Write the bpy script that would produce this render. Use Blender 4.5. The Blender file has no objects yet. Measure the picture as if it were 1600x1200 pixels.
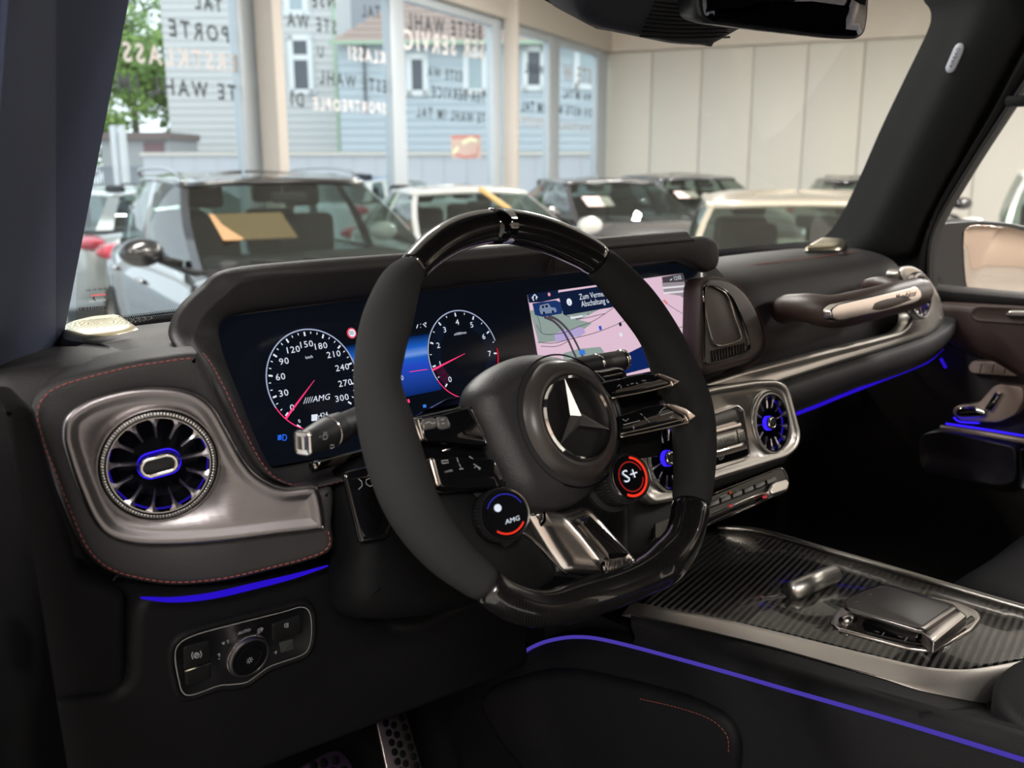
import bpy, bmesh, math, random
from mathutils import Vector, Matrix
from mathutils.geometry import delaunay_2d_cdt
random.seed(7)
R = math.radians
S = bpy.context.scene
H = 1.62                      # camera height above the showroom floor (m)
F = 1500.0                    # focal length in pixels of the 1600 px wide frame
PSI, PIT, ROL = R(42.9), R(12.95), R(-.1)
# ------------------------------------------------------------------ camera
FW = Vector((math.sin(PSI)*math.cos(PIT), math.cos(PSI)*math.cos(PIT), -math.sin(PIT)))
_rt = Vector((math.cos(PSI), -math.sin(PSI), 0)); _up = _rt.cross(FW)
RT = _rt*math.cos(ROL)+_up*math.sin(ROL); UP = -_rt*math.sin(ROL)+_up*math.cos(ROL)
CAM = Vector((0, 0, H))
cd = bpy.data.cameras.new('camera'); cam = bpy.data.objects.new('camera', cd); S.collection.objects.link(cam)
cam.matrix_world = Matrix((( RT.x, UP.x, -FW.x, 0), (RT.y, UP.y, -FW.y, 0), (RT.z, UP.z, -FW.z, H), (0, 0, 0, 1)))
cd.sensor_width = 36; cd.lens = 36*F/1600; cd.clip_start = .01; cd.clip_end = 300
cd.dof.use_dof = True; cd.dof.focus_distance = .95; cd.dof.aperture_fstop = 7.0
S.camera = cam
# ------------------------------------------------------------------ sky, exposure
W = bpy.data.worlds.new('overcast sky'); S.world = W; W.use_nodes = True
nt = W.node_tree; bg = nt.nodes['Background']
bg.inputs['Color'].default_value = (.86, .93, 1, 1); bg.inputs['Strength'].default_value = 2.1
S.view_settings.view_transform = 'Standard'; S.view_settings.look = 'None'
S.view_settings.gamma = 1; S.view_settings.use_curve_mapping = False
S.view_settings.exposure = 0.0

def ray(u, v): return RT*((u-800)/F)+UP*((600-v)/F)+FW
def on(u, v, P, N):
    d = ray(u, v); return CAM+d*((P-CAM).dot(N)/d.dot(N))
def aty(u, v, y): return on(u, v, Vector((0, y, 0)), Vector((0, 1, 0)))
def atx(u, v, x): return on(u, v, Vector((x, 0, 0)), Vector((1, 0, 0)))
def atz(u, v, z): return on(u, v, Vector((0, 0, z+H)), Vector((0, 0, 1)))
def V(x, y, z): return Vector((x, y, z+H))                  # z relative to the eye height
def G(X, Z, h): return Vector((X*math.cos(PSI)+Z*math.sin(PSI), -X*math.sin(PSI)+Z*math.cos(PSI), h))   # right, ahead, height

# ------------------------------------------------------------------ materials
MATS = {}
def mat(name, col, rough=.5, metal=0, bump=None, spec=.5, emit=None, es=1, coat=0, vary=0, vscale=8, vcol=None, aniso=0, grad=None):
    if name in MATS: return MATS[name]
    m = bpy.data.materials.new(name); m.use_nodes = True; t = m.node_tree; b = t.nodes['Principled BSDF']
    b.inputs['Base Color'].default_value = (*col, 1); b.inputs['Roughness'].default_value = rough
    b.inputs['Metallic'].default_value = metal; b.inputs['Specular IOR Level'].default_value = spec
    b.inputs['Coat Weight'].default_value = coat; b.inputs['Coat Roughness'].default_value = .03
    if emit: b.inputs['Emission Color'].default_value = (*emit, 1); b.inputs['Emission Strength'].default_value = es
    if aniso: b.inputs['Anisotropic'].default_value = aniso
    tc = t.nodes.new('ShaderNodeTexCoord')
    if vary:
        n = t.nodes.new('ShaderNodeTexNoise'); n.inputs['Scale'].default_value = vscale; n.inputs['Detail'].default_value = 4
        r = t.nodes.new('ShaderNodeValToRGB'); c2 = vcol or tuple(c*(1-vary) for c in col)
        r.color_ramp.elements[0].position = .35; r.color_ramp.elements[1].position = .65
        r.color_ramp.elements[0].color = (*c2, 1); r.color_ramp.elements[1].color = (*col, 1)
        t.links.new(tc.outputs['Object'], n.inputs['Vector']); t.links.new(n.outputs['Fac'], r.inputs['Fac'])
        t.links.new(r.outputs['Color'], b.inputs['Base Color'])
    if bump:
        sc, st = bump[:2]; kind = bump[2] if len(bump) > 2 else 'noise'
        if kind == 'noise': n = t.nodes.new('ShaderNodeTexNoise'); n.inputs['Scale'].default_value = sc; n.inputs['Detail'].default_value = 3
        else: n = t.nodes.new('ShaderNodeTexVoronoi'); n.inputs['Scale'].default_value = sc
        bp = t.nodes.new('ShaderNodeBump'); bp.inputs['Strength'].default_value = st; bp.inputs['Distance'].default_value = .001
        mp = t.nodes.new('ShaderNodeMapping')
        if len(bump) > 3: mp.inputs['Scale'].default_value = bump[3]
        t.links.new(tc.outputs['Object'], mp.inputs['Vector']); t.links.new(mp.outputs['Vector'], n.inputs['Vector'])
        t.links.new(n.outputs[0], bp.inputs['Height']); t.links.new(bp.outputs['Normal'], b.inputs['Normal'])
    MATS[name] = m; return m
def srgb(r, g, b): return tuple((c/255/12.92 if c/255 <= .04045 else ((c/255+.055)/1.055)**2.4) for c in (r, g, b))
def glow(name, rgb, s=1): return mat(name, (0, 0, 0), .6, emit=srgb(*rgb), es=s, spec=0)
def thin_glass(name, tint=(1, 1, 1), refl=.06, rough=0):
    m = bpy.data.materials.new(name); m.use_nodes = True; t = m.node_tree; t.nodes.clear()
    o = t.nodes.new('ShaderNodeOutputMaterial'); a = t.nodes.new('ShaderNodeBsdfTransparent'); a.inputs[0].default_value = (*tint, 1)
    g = t.nodes.new('ShaderNodeBsdfGlossy'); g.inputs['Roughness'].default_value = rough
    lw = t.nodes.new('ShaderNodeLayerWeight'); lw.inputs['Blend'].default_value = .5
    pw = t.nodes.new('ShaderNodeMath'); pw.operation = 'POWER'; pw.inputs[1].default_value = 5
    mu = t.nodes.new('ShaderNodeMath'); mu.operation = 'MULTIPLY_ADD'; mu.inputs[1].default_value = .55; mu.inputs[2].default_value = refl
    x = t.nodes.new('ShaderNodeMixShader')
    t.links.new(lw.outputs['Facing'], pw.inputs[0]); t.links.new(pw.outputs[0], mu.inputs[0]); t.links.new(mu.outputs[0], x.inputs[0]); t.links.new(a.outputs[0], x.inputs[1])
    t.links.new(g.outputs[0], x.inputs[2]); t.links.new(x.outputs[0], o.inputs[0]); return m
def stripes(name, c1, c2, scale, rough, ang=0, axis='Object', coat=1, width=.5, metal=0):
    m = mat(name, c1, rough, metal, coat=coat); t = m.node_tree; b = t.nodes['Principled BSDF']
    tc = t.nodes.new('ShaderNodeTexCoord'); mp = t.nodes.new('ShaderNodeMapping'); mp.inputs['Rotation'].default_value = (0, 0, R(ang))
    w = t.nodes.new('ShaderNodeTexWave'); w.inputs['Scale'].default_value = scale; w.bands_direction = 'X'; w.inputs['Distortion'].default_value = 0
    r = t.nodes.new('ShaderNodeValToRGB'); r.color_ramp.elements[0].position = width-.15; r.color_ramp.elements[1].position = width+.15
    r.color_ramp.elements[0].color = (*c1, 1); r.color_ramp.elements[1].color = (*c2, 1)
    t.links.new(tc.outputs['Object'], mp.inputs[0]); t.links.new(mp.outputs[0], w.inputs[0]); t.links.new(w.outputs['Fac'], r.inputs[0])
    t.links.new(r.outputs[0], b.inputs['Base Color']); return m

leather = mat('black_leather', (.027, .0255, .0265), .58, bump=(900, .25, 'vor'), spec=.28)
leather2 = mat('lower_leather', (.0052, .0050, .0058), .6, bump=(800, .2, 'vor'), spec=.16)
brownl = mat('dark_brown_leather', (.045, .028, .025), .42, bump=(900, .2, 'vor'))
suede = mat('microfibre', (.026, .026, .0265), .95, bump=(1500, .5), spec=.2)
suede2 = mat('headliner_cloth', (.012, .013, .017), .95, bump=(900, .3), spec=.1)
pillarm = mat('pillar_cloth', (.046, .056, .10), .8, spec=.25, bump=(700, .3))
plastic = mat('black_plastic', (.012, .012, .013), .5, bump=(1200, .1))
plastic_dk = mat('dull_black_plastic', (.006, .006, .0065), .6, spec=.2)
gloss = mat('gloss_black', (.004, .004, .005), .07, spec=.5, coat=.4)
alu = mat('satin_aluminium', (.225, .21, .218), .36, 1, bump=(60, .12, 'noise', (1, 1, 30)))
alu_lt = mat('pale_satin_aluminium', (.44, .42, .39), .34, 1)
alu_br = mat('bright_satin_aluminium', (.78, .74, .72), .22, 1)
chrome = mat('chrome', (.82, .80, .78), .08, 1)
dchrome = mat('dark_chrome', (.35, .33, .32), .12, 1)
silver = mat('silver_plastic', (.72, .62, .55), .28, 1)
gold = mat('champagne_metal', (.74, .68, .52), .3, 1)
blackhole = mat('deep_black', (.002, .002, .003), .8, spec=.1)
thread = mat('red_thread', (.30, .07, .06), .7)
thread_w = mat('pale_thread', (.30, .20, .13), .7)
blue = glow('blue_light', (42, 18, 205), .9); blue_dim = glow('dim_blue_light', (74, 60, 170), .9)
blue_hot = glow('hot_blue_light', (50, 30, 240), 1.5)
carbon = stripes('carbon_fibre', (.004, .004, .004), (.068, .063, .059), 40, .25, 78)
white_p = mat('white_print', (.55, .55, .55), .6); grey_p = mat('grey_print', (.42, .42, .43), .6)
win_glass = thin_glass('windscreen_glass', (.985, .995, .985), .012)

# ------------------------------------------------------------------ mesh helpers
def link(o, parent=None):
    S.collection.objects.link(o)
    if parent is not None: o.parent = parent
    return o
LOCAL = False
def finish(name, bm, m, parent=None, ang=32, smooth=True):
    if smooth:
        for f in bm.faces: f.smooth = True
        for e in bm.edges:
            if len(e.link_faces) == 2 and e.calc_face_angle(0) > R(ang): e.smooth = False
    me = bpy.data.meshes.new(name); bm.to_mesh(me); bm.free()
    if m is not None: me.materials.append(m)
    o = bpy.data.objects.new(name, me); link(o)
    if parent is not None:
        o.parent = parent; o.matrix_parent_inverse = Matrix.Identity(4)
        if not LOCAL: me.transform(Matrix.Translation(-root_loc(parent)))
    return o
def root_loc(o):
    v = Vector()
    while o is not None: v += o.location; o = o.parent
    return v
def thing(name, label, cat, loc, group=None):
    o = bpy.data.objects.new(name, None); o.empty_display_size = .05; link(o); o.location = loc
    o['label'] = label; o['category'] = cat
    if group: o['group'] = group
    return o
def tag(o, label, cat, group=None, kind=None):
    o['label'] = label; o['category'] = cat
    if group: o['group'] = group
    if kind: o['kind'] = kind
    return o
def struct(o, label=None):
    o['kind'] = 'structure'
    if label: o['label'] = label
    return o
def stuff(o): o['kind'] = 'stuff'; return o
def cr(pts, n=6, closed=False):
    """Catmull-Rom through points of any dimension"""
    P = [Vector(p) for p in pts]; N = len(P); out = []
    rng = range(N) if closed else range(N-1)
    for i in rng:
        p1, p2 = P[i], P[(i+1) % N]
        p0 = P[(i-1) % N] if closed or i > 0 else p1*2-p2
        p3 = P[(i+2) % N] if closed or i+2 < N else p2*2-p1
        for k in range(n):
            t = k/n
            out.append(.5*((2*p1)+(p2-p0)*t+(2*p0-5*p1+4*p2-p3)*t*t+(3*p1-p0-3*p2+p3)*t**3))
    if not closed: out.append(P[-1])
    return out
def rounded(pts, r, n=4):
    P = [Vector(p).to_2d() for p in pts]; out = []; N = len(P)
    for i in range(N):
        a, b, c = P[i-1], P[i], P[(i+1) % N]
        d1 = (a-b); d2 = (c-b); l = min(r, d1.length*.48, d2.length*.48)
        s, e = b+d1.normalized()*l, b+d2.normalized()*l
        for k in range(n+1):
            t = k/n; out.append(s*(1-t)**2+b*2*t*(1-t)+e*t*t)
    return out
def area2(P): return sum(P[i-1].x*P[i].y-P[i].x*P[i-1].y for i in range(len(P)))/2
def inset(P, d):
    N = len(P); out = []
    for i in range(N):
        e1 = (P[i]-P[i-1]); e2 = (P[(i+1) % N]-P[i])
        n1 = Vector((-e1.y, e1.x)).normalized() if e1.length > 1e-9 else Vector((0, 0))
        n2 = Vector((-e2.y, e2.x)).normalized() if e2.length > 1e-9 else n1
        n = (n1+n2)
        if n.length < 1e-6: n = n1
        n.normalize(); c = max(.5, n.dot(n1)) if n1.length else 1
        out.append(P[i]+n*d/c)
    return out
class Pl:
    """A real plane in the car: origin, right axis, up axis, normal towards the cabin."""
    def __init__(s, o, yaw=0, tilt=0, X=None, Y=None):
        s.o = Vector(o); a, t = R(yaw), R(tilt)
        if X is not None:
            s.X = Vector(X).normalized(); s.Y = Vector(Y); s.Y = (s.Y-s.X*s.Y.dot(s.X)).normalized(); s.N = s.X.cross(s.Y)
        else:
            s.N = Vector((-math.sin(a)*math.cos(t), -math.cos(a)*math.cos(t), math.sin(t))); s.X = Vector((math.cos(a), -math.sin(a), 0)); s.Y = s.N.cross(s.X)
    def p(s, a, b, k=0): return s.o+s.X*a+s.Y*b+s.N*k
    def at(s, u, v, k=0):
        q = on(u, v, s.o+s.N*k, s.N)-s.o; return Vector((q.dot(s.X), q.dot(s.Y)))
    def px(s, pts, k=0): return [s.at(u, v, k) for u, v in pts]
    def w(s, u, v, k=0): a = s.at(u, v, k); return s.p(a.x, a.y, k)
def inside(q, P):
    c = False; n = len(P)
    for i in range(n):
        a, b = P[i-1], P[i]
        if (a.y > q.y) != (b.y > q.y) and q.x < (b.x-a.x)*(q.y-a.y)/(b.y-a.y)+a.x: c = not c
    return c
def add_profile(bm, P, pl, prof, cap=True, capb=False, holes=()):
    """rings of the outline P (2D), each (inset, height); last ring capped, with round holes where wanted"""
    if area2(P) < 0: P = P[::-1]
    rings = []; Q = P
    for d, k in prof:
        Q = inset(P, d) if d else P
        rings.append([bm.verts.new(pl.p(q.x, q.y, k)) for q in Q])
    n = len(P)
    for a, b in zip(rings, rings[1:]):
        for i in range(n): bm.faces.new((a[i], a[(i+1) % n], b[(i+1) % n], b[i]))
    if cap:
        k = prof[-1][1]; co = [Vector(q) for q in Q]; vs = list(rings[-1]); ed = [(i, (i+1) % n) for i in range(n)]
        for c, r in holes:
            c = Vector(c); s0 = len(co); m = 40
            for i in range(m):
                q = c+Vector((math.cos(2*math.pi*i/m), math.sin(2*math.pi*i/m)))*r; co.append(q); vs.append(bm.verts.new(pl.p(q.x, q.y, k)))
            ed += [(s0+i, s0+(i+1) % m) for i in range(m)]
            lo = [bm.verts.new(pl.p(co[s0+i].x, co[s0+i].y, k-.02)) for i in range(m)]
            for i in range(m): bm.faces.new((vs[s0+i], vs[s0+(i+1) % m], lo[(i+1) % m], lo[i]))
        ov, oe, of, origv, _, _ = delaunay_2d_cdt(co, ed, [], 0, 1e-7)
        mp = [vs[o_[0]] if o_ else bm.verts.new(pl.p(v.x, v.y, k)) for v, o_ in zip(ov, origv)]
        for f in of:
            g = (ov[f[0]]+ov[f[1]]+ov[f[2]])/3
            if inside(g, co[:n]) and all((g-Vector(c)).length > r*.995 for c, r in holes):
                t3 = [mp[i] for i in f]
                if len(set(t3)) == 3:
                    try: bm.faces.new(t3)
                    except ValueError: pass
    if capb:
        f = bm.faces.new(rings[0][::-1]); bmesh.ops.triangulate(bm, faces=[f], ngon_method='EAR_CLIP')
    return bm
def outline(pl, px, k=0, sm=True, n=5):
    P = pl.px(px, k)
    return [q for q in cr(P, n, True)] if sm is True else rounded(P, sm) if sm else P
def plate(name, pl, px, k0, k1, m, parent=None, sm=True, bev=.001, capb=False, ref=None, n=5):
    """raised plate traced on a plane at height k1, from k0 up with a rounded edge"""
    P = outline(pl, px, k1 if ref is None else ref, sm, n); bm = bmesh.new()
    b = min(bev, abs(k1-k0)*.9); sg = 1 if k1 > k0 else -1
    add_profile(bm, P, pl, [(0, k0), (0, k1-b*sg), (b*.3, k1-b*.3*sg), (b, k1)] if b > 0 else [(0, k0), (0, k1)], capb=capb)
    return finish(name, bm, m, parent)
def relief(name, pl, px, prof, m, parent=None, sm=True, ref=0, n=5, cap=True, ang=40, holes=()):
    P = outline(pl, px, ref, sm, n); bm = bmesh.new(); add_profile(bm, P, pl, prof, cap=cap, holes=holes)
    return finish(name, bm, m, parent, ang)
def add_tube(bm, pts, r, seg=10, caps=True, flat=1, up=None):
    P = [Vector(p) for p in pts]; n = len(P); rs = r if isinstance(r, (list, tuple)) else [r]*n
    prev = None; rings = []
    for i, p in enumerate(P):
        t = (P[min(i+1, n-1)]-P[max(i-1, 0)])
        if t.length < 1e-9: t = Vector((0, 0, 1))
        t.normalize()
        if up is not None: a = (Vector(up)-t*Vector(up).dot(t))
        elif prev is None: a = Vector((0, 0, 1)) if abs(t.z) < .9 else Vector((1, 0, 0)); a = a-t*a.dot(t)
        else: a = prev-t*prev.dot(t)
        a.normalize(); prev = a; b = t.cross(a)
        rings.append([bm.verts.new(p+(a*math.cos(q)*flat+b*math.sin(q))*rs[i]) for q in (2*math.pi*k/seg for k in range(seg))])
    for A, B in zip(rings, rings[1:]):
        for k in range(seg): bm.faces.new((A[k], A[(k+1) % seg], B[(k+1) % seg], B[k]))
    if caps: bm.faces.new(rings[0][::-1]); bm.faces.new(rings[-1])
    return bm
def tube(name, pts, r, m, parent=None, seg=10, **k): return finish(name, add_tube(bmesh.new(), pts, r, seg, **k), m, parent)
def add_loft(bm, rows, closed=False):
    V_ = [[bm.verts.new(p) for p in r] for r in rows]; n = len(V_[0])
    for a, b in zip(V_, V_[1:]):
        for i in range(n if closed else n-1):
            q = (a[i], a[(i+1) % n], b[(i+1) % n], b[i])
            if len(set(q)) == 4: bm.faces.new(q)
    return bm
def loft(name, rows, m, parent=None, nu=5, nv=4, closed=False, solid=0, ang=50):
    rows = [cr(r, nu, closed) for r in rows]
    if nv > 1: rows = list(map(list, zip(*[cr(c, nv) for c in zip(*rows)])))
    bm = add_loft(bmesh.new(), rows, closed); o = finish(name, bm, m, parent, ang)
    if solid:
        md = o.modifiers.new('thickness', 'SOLIDIFY'); md.thickness = solid; md.offset = 0
    return o
def add_box(bm, c, s, rot=None):
    M = Matrix.Translation(c) @ (rot.to_4x4() if rot is not None else Matrix.Identity(4)) @ Matrix.Diagonal((*s, 1))
    return bmesh.ops.create_cube(bm, size=1, matrix=M)['verts']
def box(name, c, s, m, parent=None, bev=0, rot=None, seg=2):
    bm = bmesh.new(); add_box(bm, c, s, rot)
    if bev: bmesh.ops.bevel(bm, geom=bm.edges[:], offset=bev, segments=seg, affect='EDGES', profile=.5)
    return finish(name, bm, m, parent)
def add_lathe(bm, o, X, Y, N, prof, seg=48, cap=False, sx=1, sy=1):
    rings = [[bm.verts.new(o+(X*math.cos(q)*sx+Y*math.sin(q)*sy)*r+N*k) for q in (2*math.pi*i/seg for i in range(seg))] for r, k in prof]
    for a, b in zip(rings, rings[1:]):
        for i in range(seg): bm.faces.new((a[i], a[(i+1) % seg], b[(i+1) % seg], b[i]))
    if cap: bm.faces.new(rings[-1])
    return bm
def lathe(name, o, pl, prof, m, parent=None, seg=48, cap=False, sx=1, sy=1, ang=35):
    bm = add_lathe(bmesh.new(), o, pl.X, pl.Y, pl.N, prof, seg, cap, sx, sy); bmesh.ops.recalc_face_normals(bm, faces=bm.faces)
    return finish(name, bm, m, parent, ang)
def add_ribbon(bm, pl, pts, wd, k, closed=False):
    """flat stroke on a plane (pts 2D)"""
    P = [Vector(p).to_2d() for p in pts]; n = len(P); L = []
    for i in range(n):
        a = P[(i-1) % n] if closed or i else P[i]; b = P[(i+1) % n] if closed or i < n-1 else P[i]
        t = b-a
        if t.length < 1e-9: t = Vector((1, 0))
        t.normalize(); nn = Vector((-t.y, t.x))*wd/2
        L.append((bm.verts.new(pl.p(*(P[i]+nn), k)), bm.verts.new(pl.p(*(P[i]-nn), k))))
    for i in range(n if closed else n-1):
        a, b = L[i], L[(i+1) % n]; bm.faces.new((a[0], a[1], b[1], b[0]))
    return bm
def strokes(name, pl, px_lines, wd, k, m, parent=None, sm=False):
    bm = bmesh.new()
    for l in px_lines:
        P = pl.px(l, k); add_ribbon(bm, pl, cr(P, 5) if sm else P, wd, k)
    o = finish(name, bm, m, parent, smooth=False)
    if len(px_lines) > 1: stuff(o)
    return o
def poly(name, pl, px, k, m, parent=None, sm=0): 
    P = outline(pl, px, k, sm); bm = bmesh.new(); add_profile(bm, P, pl, [(0, k-.0002), (0, k)])
    return finish(name, bm, m, parent, smooth=False)
def stitches(name, pts3, m, parent, step=.0048, dash=.0030, r=.00042):
    P = [Vector(p) for p in pts3]; bm = bmesh.new(); L = [0]
    for a, b in zip(P, P[1:]): L.append(L[-1]+(b-a).length)
    def at(s):
        for i in range(len(P)-1):
            if L[i+1] >= s: return P[i].lerp(P[i+1], (s-L[i])/max(1e-9, L[i+1]-L[i]))
        return P[-1]
    s = 0
    while s+dash < L[-1]: add_tube(bm, [at(s), at(s+dash)], r, 5); s += step
    return stuff(finish(name, bm, m, parent, smooth=False))
_tc = {}
def text_mesh(body, space=1):
    if (body, space) not in _tc:
        c = bpy.data.curves.new('lettering', 'FONT'); c.body = body; c.size = 1; c.resolution_u = 2; c.space_character = space; c.offset = .022 if space > 1.3 else 0
        o = bpy.data.objects.new('lettering', c); S.collection.objects.link(o)
        me = bpy.data.meshes.new_from_object(o.evaluated_get(bpy.context.evaluated_depsgraph_get())); bpy.data.objects.remove(o); bpy.data.curves.remove(c)
        xs = [v.co.x for v in me.vertices] or [0, 1]; _tc[(body, space)] = (me, min(xs), max(xs))
    return _tc[(body, space)]
def text(name, body, pl, A, B, k, m, parent=None, hscale=1, mirror=False, slant=0, space=1):
    """flat lettering whose baseline runs from A to B (plane coordinates)"""
    me0, x0, x1 = text_mesh(body, space); me = me0.copy(); A, B = Vector(A).to_2d(), Vector(B).to_2d(); d = B-A; L = d.length; sc = L/(x1-x0); d.normalize(); n = Vector((-d.y, d.x))
    if mirror: n = -n
    off = root_loc(parent) if parent else Vector()
    for v in me.vertices:
        x, y = (v.co.x-x0)*sc, v.co.y*sc*hscale; x += y*slant
        q = A+d*x+n*y; v.co = pl.p(q.x, q.y, k)-off
    me.materials.clear(); me.materials.append(m)
    o = bpy.data.objects.new(name, me); link(o, parent); return o
def textc(name, body, pl, c, h, k, m, parent=None, wide=1.0):
    me0, x0, x1 = text_mesh(body, 1.1); w = (x1-x0)*h/.70*wide; c = Vector(c).to_2d(); return text(name, body, pl, c+Vector((-w/2, -h/2)), c+Vector((w/2, -h/2)), k, m, parent, 1/wide, False, 0, 1.1)
def textpx(name, body, pl, pa, pb, k, m, parent=None, hscale=1, slant=0): return text(name, body, pl, pl.at(*pa, k), pl.at(*pb, k), k, m, parent, hscale, False, slant)
def circ_fit(P):
    # least squares circle through 2D points
    n = len(P); mx = sum(p.x for p in P)/n; my = sum(p.y for p in P)/n
    A = [[0]*3 for _ in range(3)]; B = [0]*3
    for p in P:
        x, y = p.x-mx, p.y-my; r = (2*x, 2*y, 1); z = x*x+y*y
        for i in range(3):
            B[i] += r[i]*z
            for j in range(3): A[i][j] += r[i]*r[j]
    s = Matrix(A).inverted() @ Vector(B); return Vector((s.x+mx, s.y+my)), math.sqrt(s.z+s.x**2+s.y**2)

# ================================================================== INTERIOR
Xw = Vector((1, 0, 0))
WC = V(.565, .549, -.207)
WH = Pl(WC, 0, 25.9)                       # steering wheel plane
T = R(17.2)
DS = Pl(V(0, .805*math.cos(T)**2, -.805*math.sin(T)*math.cos(T)), 0, 17.2)   # leaning display plane
FL = Pl(V(.2727, .68, -.219), 20, 3)       # left end of the fascia
CS = Pl(V(1.0775, .66, -.333), 0, 18)      # centre stack
LP = Pl(V(.35, .685, -.40), 0, -8)          # panel under the dashboard

# ---------------------------------------------------------------- dashboard
dash = thing('dashboard', 'black leather dashboard with red stitching and satin metal trim across the whole width', 'dashboard', V(.9, .8, -.3))
def prof_row(x, top, dz=0, dy=0):
    return [V(x, y+dy, z+dz) for y, z in top]
# leather body: section swept across the car
secL = [(1.02, -.175), (.95, -.168), (.85, -.158), (.80, -.154), (.76, -.150), (.745, -.165), (.74, -.20), (.74, -.26), (.745, -.33), (.76, -.42)]
secM = [(1.02, -.170), (.96, -.160), (.90, -.156), (.87, -.160), (.84, -.170), (.815, -.21), (.82, -.26), (.82, -.30), (.80, -.36), (.80, -.45)]
secR = [(1.02, -.165), (.93, -.152), (.85, -.147), (.805, -.152), (.772, -.165), (.754, -.19), (.748, -.215), (.742, -.25), (.745, -.30), (.76, -.36)]
rows = [[V(.185, y+.012, z-.015) for y, z in secL], prof_row(.20, secL), prof_row(.30, secL), prof_row(.34, secM), prof_row(.7, secM), prof_row(1.06, secM), prof_row(1.13, secR), prof_row(1.35, secR), prof_row(1.58, secR),
        [V(1.645, y+.008, z-.008) for y, z in secR], [V(1.685, y+.03, z-.035) for y, z in secR]]
loft('upper_pad', rows, leather, dash, nu=4, nv=3)
bm = bmesh.new(); add_box(bm, V(.94, .93, -.33), (1.49, .18, .30)); finish('inner_frame', bm, plastic_dk, dash)
# left stitched leather face round the vent
face_px = [(318, 558), (300, 549), (250, 555), (200, 563), (130, 580), (80, 597), (52, 622), (46, 655), (58, 700), (78, 750), (100, 805), (125, 860), (160, 895), (210, 912), (270, 920), (340, 915), (410, 900), (516, 868), (522, 820), (522, 762), (480, 766), (432, 756), (402, 727), (372, 672), (345, 615)]
fl = outline(FL, face_px, -.004, True, 4)
bm = bmesh.new(); add_profile(bm, fl, FL, [(.001, -.075), (.001, -.022), (.001, -.012), (.0022, -.007), (.005, -.0048), (.009, -.0042)], holes=[(FL.at(249, 726, .002), .0418)]); vsl = finish('vent_surround_leather', bm, leather, dash, 60)
st = [FL.p(q.x, q.y, -.0040) for q in cr(inset(FL.px(face_px, -.004), .0052), 8, True)]
stitches('red_stitching', st[8*1:8*18], thread, dash, r=.0005)
# satin aluminium vent panel
apx = [(96, 680), (103, 650), (140, 624), (195, 608), (250, 604), (300, 612), (333, 634), (355, 670), (384, 722), (410, 748), (445, 763), (488, 760), (500, 770), (508, 818), (500, 829), (430, 838), (350, 848), (280, 853), (215, 852), (170, 840), (143, 812), (120, 762), (102, 710)]
lvp = relief('left_vent_panel', FL, apx, [(0, -.012), (0, .000), (.0015, .0035), (.004, .0045), (.007, .0035), (.010, .0018), (.012, .0012)], alu, dash, ref=.003, n=5, ang=60, holes=[(FL.at(249, 726, .002), .0415)])
# display hood: a stitched leather roll round the display
O_ = [(600, 742), (540, 750), (480, 762), (432, 750), (402, 722), (372, 668), (345, 612), (322, 570), (304, 548), (297, 525), (312, 490), (345, 458), (385, 431), (500, 421), (624, 411), (800, 396), (954, 382), (1080, 371)]
I_ = [(600, 700), (540, 710), (480, 722), (428, 731), (410, 720), (388, 672), (366, 612), (350, 570), (341, 535), (338, 512), (345, 499), (362, 494), (400, 488), (500, 476), (624, 460), (800, 438), (954, 420), (1080, 406)]
yo = [.70]*4+[.705, .71, .715, .69, .71, .73, .74, .745, .745, .745, .745, .745, .745, .745]
r1 = [FL.w(u, v, -.004) if i < 7 else aty(u, v, y) for i, ((u, v), y) in enumerate(zip(O_, yo))]; r4 = [DS.w(u, v, -.004) for u, v in I_]
cen = V(.72, 0, -.2)
def outw(p, d, dy):
    n = Vector((p.x-cen.x, 0, (p.z-cen.z)*1.0)); 
    if abs(p.x-.72) < .33: n.x *= .1
    n.normalize(); return p+n*d+Vector((0, dy, 0))
r0 = [outw(p, .004, .03) for p in r1]; rb = [p+Vector((.11*max(0, min(1, (.62-p.x)/.25)), .17, -.06)) if i > 6 else outw(p, .001, .06) for i, p in enumerate(r1)]
r2 = [a.lerp(b, .22)+Vector((0, -.007, 0)) for a, b in zip(r1, r4)]; r3 = [a.lerp(b, .80)+Vector((0, -.012, 0)) for a, b in zip(r1, r4)]
loft('display_hood', [rb, r0, r1, r2, r3, r4], leather, dash, nu=5, nv=4, ang=60)
hst = [outw(p, .0022, .006) for p in r1]
stitches('hood_stitching', cr([p+Vector((0, -.002, 0)) for p in hst[8:]], 6), thread, dash, r=.0003)
hst = [a.lerp(b, .10)+Vector((0, -.0078, 0)) for a, b in zip(r1, r4)]
stitches('frame_stitching', cr(hst[:9], 8), thread, dash)
HP = Pl(V(1.0, .742, -.11), 0, 0)
relief('hood_end', HP, [(860, 392), (1108, 369), (1122, 374), (1126, 388), (1127, 408), (1121, 422), (1104, 428), (1085, 416), (1066, 408), (860, 432)], [(.012, -.14), (.004, -.05), (0, -.008), (.002, -.002), (.007, 0)], leather, dash, sm=.008)
# inner liner between hood and display and the closing panel underneath
plate('display_surround', DS, [(352, 575), (350, 500), (380, 478), (500, 466), (1095, 392), (1140, 440), (1145, 570), (1110, 600), (560, 730), (430, 750), (390, 730)], -.03, -.009, plastic_dk, dash, sm=.01)

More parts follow.
